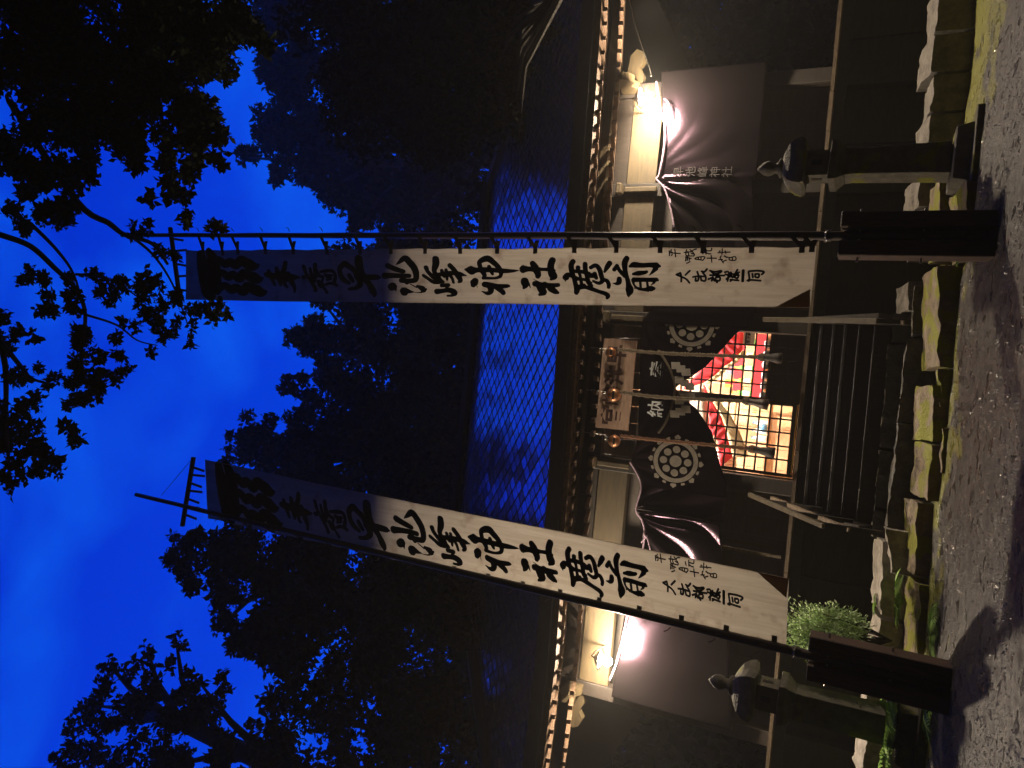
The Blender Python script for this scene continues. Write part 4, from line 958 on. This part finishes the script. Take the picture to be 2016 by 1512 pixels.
# bright sprayed bush on the terrace behind the left banner foot
rs = np.random.RandomState(5)
bp = at(1700,1250,9.9); bush = thing('leafy_bush', 'bright green fine-leaved bush lit by the lamp beside the left banner foot', 'bush', (bp.x, 9.9, 1.0))
P_ = []; Dr = []
ctr = at(1618,1238,9.9)
for k in range(26):
    a = rs.uniform(0,2*math.pi); rad = rs.uniform(.05,.34); zt = rs.uniform(.10,.46)
    p0 = Vector((bp.x, 9.9, .95)); p3 = Vector((ctr.x+rad*math.cos(a), 9.9+rad*.8*math.sin(a), ctr.z+zt-.08)); p2 = p3+Vector((0,0,-.2))*0
    pts = [p0.lerp(p3, t)+Vector((math.cos(a)*.10*math.sin(t*3.1), math.sin(a)*.1*math.sin(t*3.1), .08*math.sin(t*3.1))) for t in np.linspace(0,1,9)]
    MB().tube(pts, [.007-.0005*i for i in range(9)], 5).build('stem', M['bark'], bush)
    for i in range(3, 9):
        for q in range(42):
            v = pts[i]+Vector(rs.normal(size=3)*.055); P_.append(v); Dr.append((v-ctr)*1.2+Vector((0,0,.1)))
leafmesh('foliage', np.array([tuple(v) for v in P_]), .055, M['leaf_bush'], bush, np.array([tuple(v) for v in Dr]), aspect=.32, seed=4)
def fern(px, py, Y, s, lab, n=9, m_='leaf_fern'):
    c = at(px, py, Y); c.z -= .02
    t = thing('fern', lab, 'fern', tuple(c), 'ferns growing among the stones')
    for k in range(n):
        a = 2*math.pi*k/n+rnd.uniform(-.3,.3); L = s*rnd.uniform(.7,1.15); h = rnd.uniform(.5,1.0)
        mp_ = MB(); nseg = 15
        sp_ = [c+Vector((math.cos(a)*L*q, math.sin(a)*L*q, h*L*(q-.85*q*q)*1.1)) for q in np.linspace(0,1,nseg+1)]
        mp_.tube(sp_, [.004]*len(sp_), 4)
        sd = Vector((-math.sin(a), math.cos(a), 0))
        for i in range(1, nseg+1):
            d_ = (sp_[i]-sp_[i-1]).normalized(); wd = L*.42*math.sin(math.pi*(i+.6)/(nseg+1.8))
            for sg_ in (-1,1):
                b_ = sp_[i]; tip = b_+sd*sg_*wd+d_*wd*.38+Vector((0,0,-.15*wd)); m1 = b_+sd*sg_*wd*.5+d_*wd*.10; m2 = b_+sd*sg_*wd*.45+d_*wd*.30
                mp_.add([b_, m1, tip, m2], [(0,1,2,3)])
        mp_.build('frond', M[m_], t)
fern(1775,1185,9.85,.36,'small bright fern at the left end of the mossy step')
fern(1845,1255,9.3,.34,'low fern at the foot of the left timber post')
fern(1762,1455,9.4,.62,'large fern below the left stone lantern at the picture edge', 11)
fern(1765,1400,9.3,.5,'fern hiding the foot of the left stone lantern', 10)
fern(1840,1385,8.9,.42,'dark fern in front of the left lantern base', 9)
fern(1842,1500,9.0,.46,'fern at the outer corner left of the stone lantern', 9)
fern(1885,508,8.9,.10,'tiny fern tuft beside the right banner post', 6)
fern(1722,1190,10.6,.16,'thin dim fern on the terrace behind the left stones', 6)

rs = np.random.RandomState(2); g_ = MB(); n = 60000
vv = []; ff = []
for i in range(n):
    y = 4.9+4.6*rs.rand(); x = rs.uniform(-5.2, 5.2); r_ = .003+.008*rs.rand()**3
    if noise.noise(Vector((x*1.1, y*1.4, 4))) < rs.uniform(-.4, .25): continue
    z = gz(x, y)+.035*noise.noise(Vector((x*.8, y*.8, 0)))+.015*noise.noise(Vector((x*3, y*3, 2)))+.007*noise.noise(Vector((x*11, y*11, 5)))+.05*math.exp(-((x-2.6)/.8)**2-((y-8.7)/.5)**2)
    b = len(vv); a = rs.uniform(0, 3.1)
    for k in range(4): t = a+k*math.pi/2; vv.append((x+r_*math.cos(t)*rs.uniform(.7,1.4), y+r_*math.sin(t)*rs.uniform(.7,1.4), z+.001))
    vv.append((x+rs.uniform(-.3,.3)*r_, y+rs.uniform(-.3,.3)*r_, z+r_*rs.uniform(.6,1.1)))
    ff += [(b,b+1,b+4),(b+1,b+2,b+4),(b+2,b+3,b+4),(b+3,b,b+4)]
tag(link('gravel', raw('gravel', vv, ff, M['pebble'])), 'fine wet gravel strewn over the earth approach', 'gravel', kind='stuff')

# ================================================================== TREES
def tree(lab, blobs, Y, leafpx, trunk_xy, limbs=(), cov=2.6, m_='leaf_far', seed=1, thick=.8, trunk_r=.22, trunk_top=None, Yvar=1.0, hidden=False, grp='trees round the shrine'):
    rs = np.random.RandomState(seed); tx, ty = trunk_xy
    t = thing('broadleaf_tree', lab, 'tree', (tx, ty, .5), grp)
    P = []; cs = []
    for (px, py, rp_) in blobs:
        Yb = Y+rs.uniform(-Yvar, Yvar); c = at(px, py, Yb); dep = Yb*cp+(c.z-EYE)*sp; r_ = rp_/FPX*dep; lf = leafpx/FPX*dep
        n = int(2.0*cov*math.pi*rp_**2/(.34*leafpx**2)); cs.append((c, r_))
        # sub-clumps give an uneven outline
        ncl = max(5, int(rp_/7)); cd = rs.normal(size=(ncl,3)); cd /= np.linalg.norm(cd,axis=1)[:,None]; cc = cd*(rs.uniform(.25,1,ncl)**.5)[:,None]*r_
        idx = rs.randint(0, ncl, n); q = rs.normal(size=(n,3)); q /= np.linalg.norm(q,axis=1)[:,None]; q *= (rs.uniform(0,1,n)**.4)[:,None]*r_*.46
        pts = cc[idx]+q; pts[:,1] *= thick
        P.append(pts+np.array(tuple(c)))
    P = np.concatenate(P); c0 = cs[len(cs)//2][0]; dep = Y*cp+(c0.z-EYE)*sp
    leafmesh('crown', P, leafpx/FPX*dep*1.15, M[m_], t, aspect=.62, seed=seed)
    top = trunk_top or max(c.z for c, r_ in cs)*.9; base = Vector((tx, ty, .3))
    mc = sum((c for c, r_ in cs), Vector())/len(cs); tp = Vector((lerp(tx, mc.x, 0 if hidden else .6), lerp(ty, mc.y, 0 if hidden else .6), top))
    tr = MB().tube([base, base.lerp(tp,.3)+Vector((.15,0,0)), base.lerp(tp,.65), tp], [trunk_r*1.3, trunk_r, trunk_r*.7, trunk_r*.35], 10).build('trunk', M['bark'], t, smooth=True)
    step = max(1, len(cs)//9)
    for c, r_ in ([] if hidden else cs[::step]):
        zf = min(max(c.z-r_*1.2, 1.5), top)*.92; f = max(.15, min(.95, (zf-.3)/(top-.3))); s0 = base.lerp(tp, f)
        MB().tube([s0, s0.lerp(c,.5)+Vector((0,0,.25)), c], [trunk_r*.35, trunk_r*.2, trunk_r*.06], 6).build('limb', M['bark'], t)
    for li in limbs:
        MB().tube([at(a, b, Y) for a, b in smoothpts(li[1:], 5)], [lerp(li[0], li[0]*.35, i/(5*(len(li)-2))) for i in range(5*(len(li)-2)+1)], 7).build('limb', M['bark'], t, smooth=True)
    return t
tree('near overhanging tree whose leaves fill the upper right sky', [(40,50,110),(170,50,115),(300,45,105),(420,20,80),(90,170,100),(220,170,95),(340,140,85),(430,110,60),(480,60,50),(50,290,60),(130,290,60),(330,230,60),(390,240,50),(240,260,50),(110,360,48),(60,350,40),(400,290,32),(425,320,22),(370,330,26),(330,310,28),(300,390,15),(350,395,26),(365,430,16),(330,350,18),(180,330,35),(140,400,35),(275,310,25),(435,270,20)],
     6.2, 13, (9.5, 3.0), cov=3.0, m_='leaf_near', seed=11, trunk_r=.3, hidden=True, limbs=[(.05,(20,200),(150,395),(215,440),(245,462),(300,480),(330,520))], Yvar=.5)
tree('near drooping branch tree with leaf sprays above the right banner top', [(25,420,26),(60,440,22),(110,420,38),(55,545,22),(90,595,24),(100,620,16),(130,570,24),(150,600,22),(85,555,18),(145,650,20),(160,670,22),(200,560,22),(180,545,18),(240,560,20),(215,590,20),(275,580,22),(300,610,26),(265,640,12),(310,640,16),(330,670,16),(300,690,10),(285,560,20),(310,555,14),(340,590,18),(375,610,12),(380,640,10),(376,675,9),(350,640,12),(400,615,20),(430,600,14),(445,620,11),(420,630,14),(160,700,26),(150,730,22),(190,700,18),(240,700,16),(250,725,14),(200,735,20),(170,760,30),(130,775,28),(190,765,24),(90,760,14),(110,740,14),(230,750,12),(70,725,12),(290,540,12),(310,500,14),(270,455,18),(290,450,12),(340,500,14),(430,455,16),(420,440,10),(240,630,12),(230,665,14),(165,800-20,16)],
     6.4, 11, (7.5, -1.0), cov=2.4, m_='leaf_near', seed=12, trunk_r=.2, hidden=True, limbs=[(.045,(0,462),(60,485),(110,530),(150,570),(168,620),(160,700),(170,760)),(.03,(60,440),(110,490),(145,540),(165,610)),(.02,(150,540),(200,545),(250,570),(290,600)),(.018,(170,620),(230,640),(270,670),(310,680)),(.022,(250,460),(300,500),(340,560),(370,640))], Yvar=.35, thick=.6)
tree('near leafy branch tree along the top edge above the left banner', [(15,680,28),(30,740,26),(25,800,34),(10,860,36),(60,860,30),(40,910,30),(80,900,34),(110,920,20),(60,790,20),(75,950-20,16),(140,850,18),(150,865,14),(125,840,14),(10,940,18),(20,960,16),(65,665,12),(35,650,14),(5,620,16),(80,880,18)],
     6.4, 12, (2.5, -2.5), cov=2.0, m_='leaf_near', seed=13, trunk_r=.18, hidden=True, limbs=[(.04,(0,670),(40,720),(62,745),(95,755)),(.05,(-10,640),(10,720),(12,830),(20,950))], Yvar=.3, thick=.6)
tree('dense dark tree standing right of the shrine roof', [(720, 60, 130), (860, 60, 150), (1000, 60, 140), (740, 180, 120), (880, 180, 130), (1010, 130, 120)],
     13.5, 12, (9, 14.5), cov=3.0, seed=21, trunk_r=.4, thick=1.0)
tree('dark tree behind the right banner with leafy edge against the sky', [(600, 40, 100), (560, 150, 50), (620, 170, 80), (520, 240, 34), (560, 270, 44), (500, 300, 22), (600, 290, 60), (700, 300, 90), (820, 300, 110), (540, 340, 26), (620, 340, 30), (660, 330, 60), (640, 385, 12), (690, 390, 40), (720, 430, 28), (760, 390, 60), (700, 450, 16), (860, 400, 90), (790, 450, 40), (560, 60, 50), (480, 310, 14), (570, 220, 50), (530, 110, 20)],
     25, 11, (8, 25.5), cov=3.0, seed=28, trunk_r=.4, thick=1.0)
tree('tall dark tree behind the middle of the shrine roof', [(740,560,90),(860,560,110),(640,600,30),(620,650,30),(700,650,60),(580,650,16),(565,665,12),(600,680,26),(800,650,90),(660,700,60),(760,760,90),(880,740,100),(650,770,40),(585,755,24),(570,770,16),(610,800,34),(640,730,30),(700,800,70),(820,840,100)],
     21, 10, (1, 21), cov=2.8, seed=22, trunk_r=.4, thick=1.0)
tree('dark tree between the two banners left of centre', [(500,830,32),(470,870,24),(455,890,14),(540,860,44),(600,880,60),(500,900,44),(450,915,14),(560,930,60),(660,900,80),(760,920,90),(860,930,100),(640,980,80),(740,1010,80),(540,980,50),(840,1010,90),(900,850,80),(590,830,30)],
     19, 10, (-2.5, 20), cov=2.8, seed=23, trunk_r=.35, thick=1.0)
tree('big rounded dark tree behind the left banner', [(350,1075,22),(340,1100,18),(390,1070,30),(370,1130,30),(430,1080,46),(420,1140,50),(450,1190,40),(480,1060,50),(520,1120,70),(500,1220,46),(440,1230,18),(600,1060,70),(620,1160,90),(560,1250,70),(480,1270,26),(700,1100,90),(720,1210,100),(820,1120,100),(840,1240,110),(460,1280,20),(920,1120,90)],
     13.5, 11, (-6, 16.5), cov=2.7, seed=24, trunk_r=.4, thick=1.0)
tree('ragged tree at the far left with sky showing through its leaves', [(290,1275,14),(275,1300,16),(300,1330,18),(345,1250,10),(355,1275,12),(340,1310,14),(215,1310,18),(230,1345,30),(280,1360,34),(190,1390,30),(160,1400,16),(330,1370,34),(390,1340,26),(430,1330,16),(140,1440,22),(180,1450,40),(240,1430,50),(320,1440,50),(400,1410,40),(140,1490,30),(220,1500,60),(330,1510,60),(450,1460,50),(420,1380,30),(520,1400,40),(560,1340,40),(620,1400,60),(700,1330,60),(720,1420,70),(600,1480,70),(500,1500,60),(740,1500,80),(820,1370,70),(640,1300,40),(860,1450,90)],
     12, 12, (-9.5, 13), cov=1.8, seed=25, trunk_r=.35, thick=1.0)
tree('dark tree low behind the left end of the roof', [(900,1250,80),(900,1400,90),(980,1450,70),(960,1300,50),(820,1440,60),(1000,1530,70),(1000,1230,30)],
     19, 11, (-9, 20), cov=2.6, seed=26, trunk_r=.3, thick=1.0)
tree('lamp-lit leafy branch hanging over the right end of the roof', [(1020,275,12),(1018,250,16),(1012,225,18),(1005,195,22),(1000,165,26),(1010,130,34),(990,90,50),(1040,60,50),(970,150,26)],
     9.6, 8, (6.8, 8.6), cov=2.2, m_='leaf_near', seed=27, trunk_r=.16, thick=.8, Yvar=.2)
# far wood round the whole clearing, and an unseen canopy added to cut the sky light
rs = np.random.RandomState(3)
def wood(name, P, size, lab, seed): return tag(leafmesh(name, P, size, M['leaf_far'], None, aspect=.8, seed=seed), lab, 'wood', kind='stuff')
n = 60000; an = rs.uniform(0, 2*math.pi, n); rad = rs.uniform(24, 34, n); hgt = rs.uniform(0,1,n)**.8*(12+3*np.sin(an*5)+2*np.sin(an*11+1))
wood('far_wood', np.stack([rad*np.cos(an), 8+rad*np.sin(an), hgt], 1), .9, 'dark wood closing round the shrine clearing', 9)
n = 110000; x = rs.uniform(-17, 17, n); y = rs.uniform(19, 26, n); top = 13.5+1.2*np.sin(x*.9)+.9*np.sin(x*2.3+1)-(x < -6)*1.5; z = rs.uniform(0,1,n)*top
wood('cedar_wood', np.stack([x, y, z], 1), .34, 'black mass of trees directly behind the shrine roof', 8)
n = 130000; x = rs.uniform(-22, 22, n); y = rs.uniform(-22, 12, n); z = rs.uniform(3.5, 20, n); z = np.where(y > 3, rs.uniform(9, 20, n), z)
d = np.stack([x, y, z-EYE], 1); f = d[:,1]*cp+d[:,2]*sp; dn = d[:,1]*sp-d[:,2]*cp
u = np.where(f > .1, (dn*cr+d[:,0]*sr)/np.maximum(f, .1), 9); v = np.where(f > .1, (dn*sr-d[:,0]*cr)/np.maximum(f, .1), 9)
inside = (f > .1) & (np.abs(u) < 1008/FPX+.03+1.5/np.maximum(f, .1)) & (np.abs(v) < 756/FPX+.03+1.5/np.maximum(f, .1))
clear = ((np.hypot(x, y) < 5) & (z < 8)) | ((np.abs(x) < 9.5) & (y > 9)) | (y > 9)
wood('sky_block_canopy', np.stack([x, y, z], 1)[~inside & ~clear], 1.1, 'unseen tree canopy added over and behind the viewer to cut sky light', 7)

# thin volume added to imitate the lens veil round the bare lamps
hz = MB().box((-40,-34,-1.4),(40,46,26)).build('glare_haze', None)
hm = bpy.data.materials.new('glare_haze'); hm.use_nodes = True; hn = hm.node_tree; hn.nodes.clear()
ho = hn.nodes.new('ShaderNodeOutputMaterial'); hv = hn.nodes.new('ShaderNodeVolumePrincipled')
hv.inputs['Color'].default_value = (.9,.88,.84,1); hv.inputs['Density'].default_value = .0024; hv.inputs['Anisotropy'].default_value = .1
hn.links.new(hv.outputs[0], ho.inputs['Volume']); hz.data.materials.append(hm)
tag(hz, 'thin volume added to imitate lens glare around the two bare lamps', 'mist', kind='stuff')
sc.cycles.volume_bounces = 0
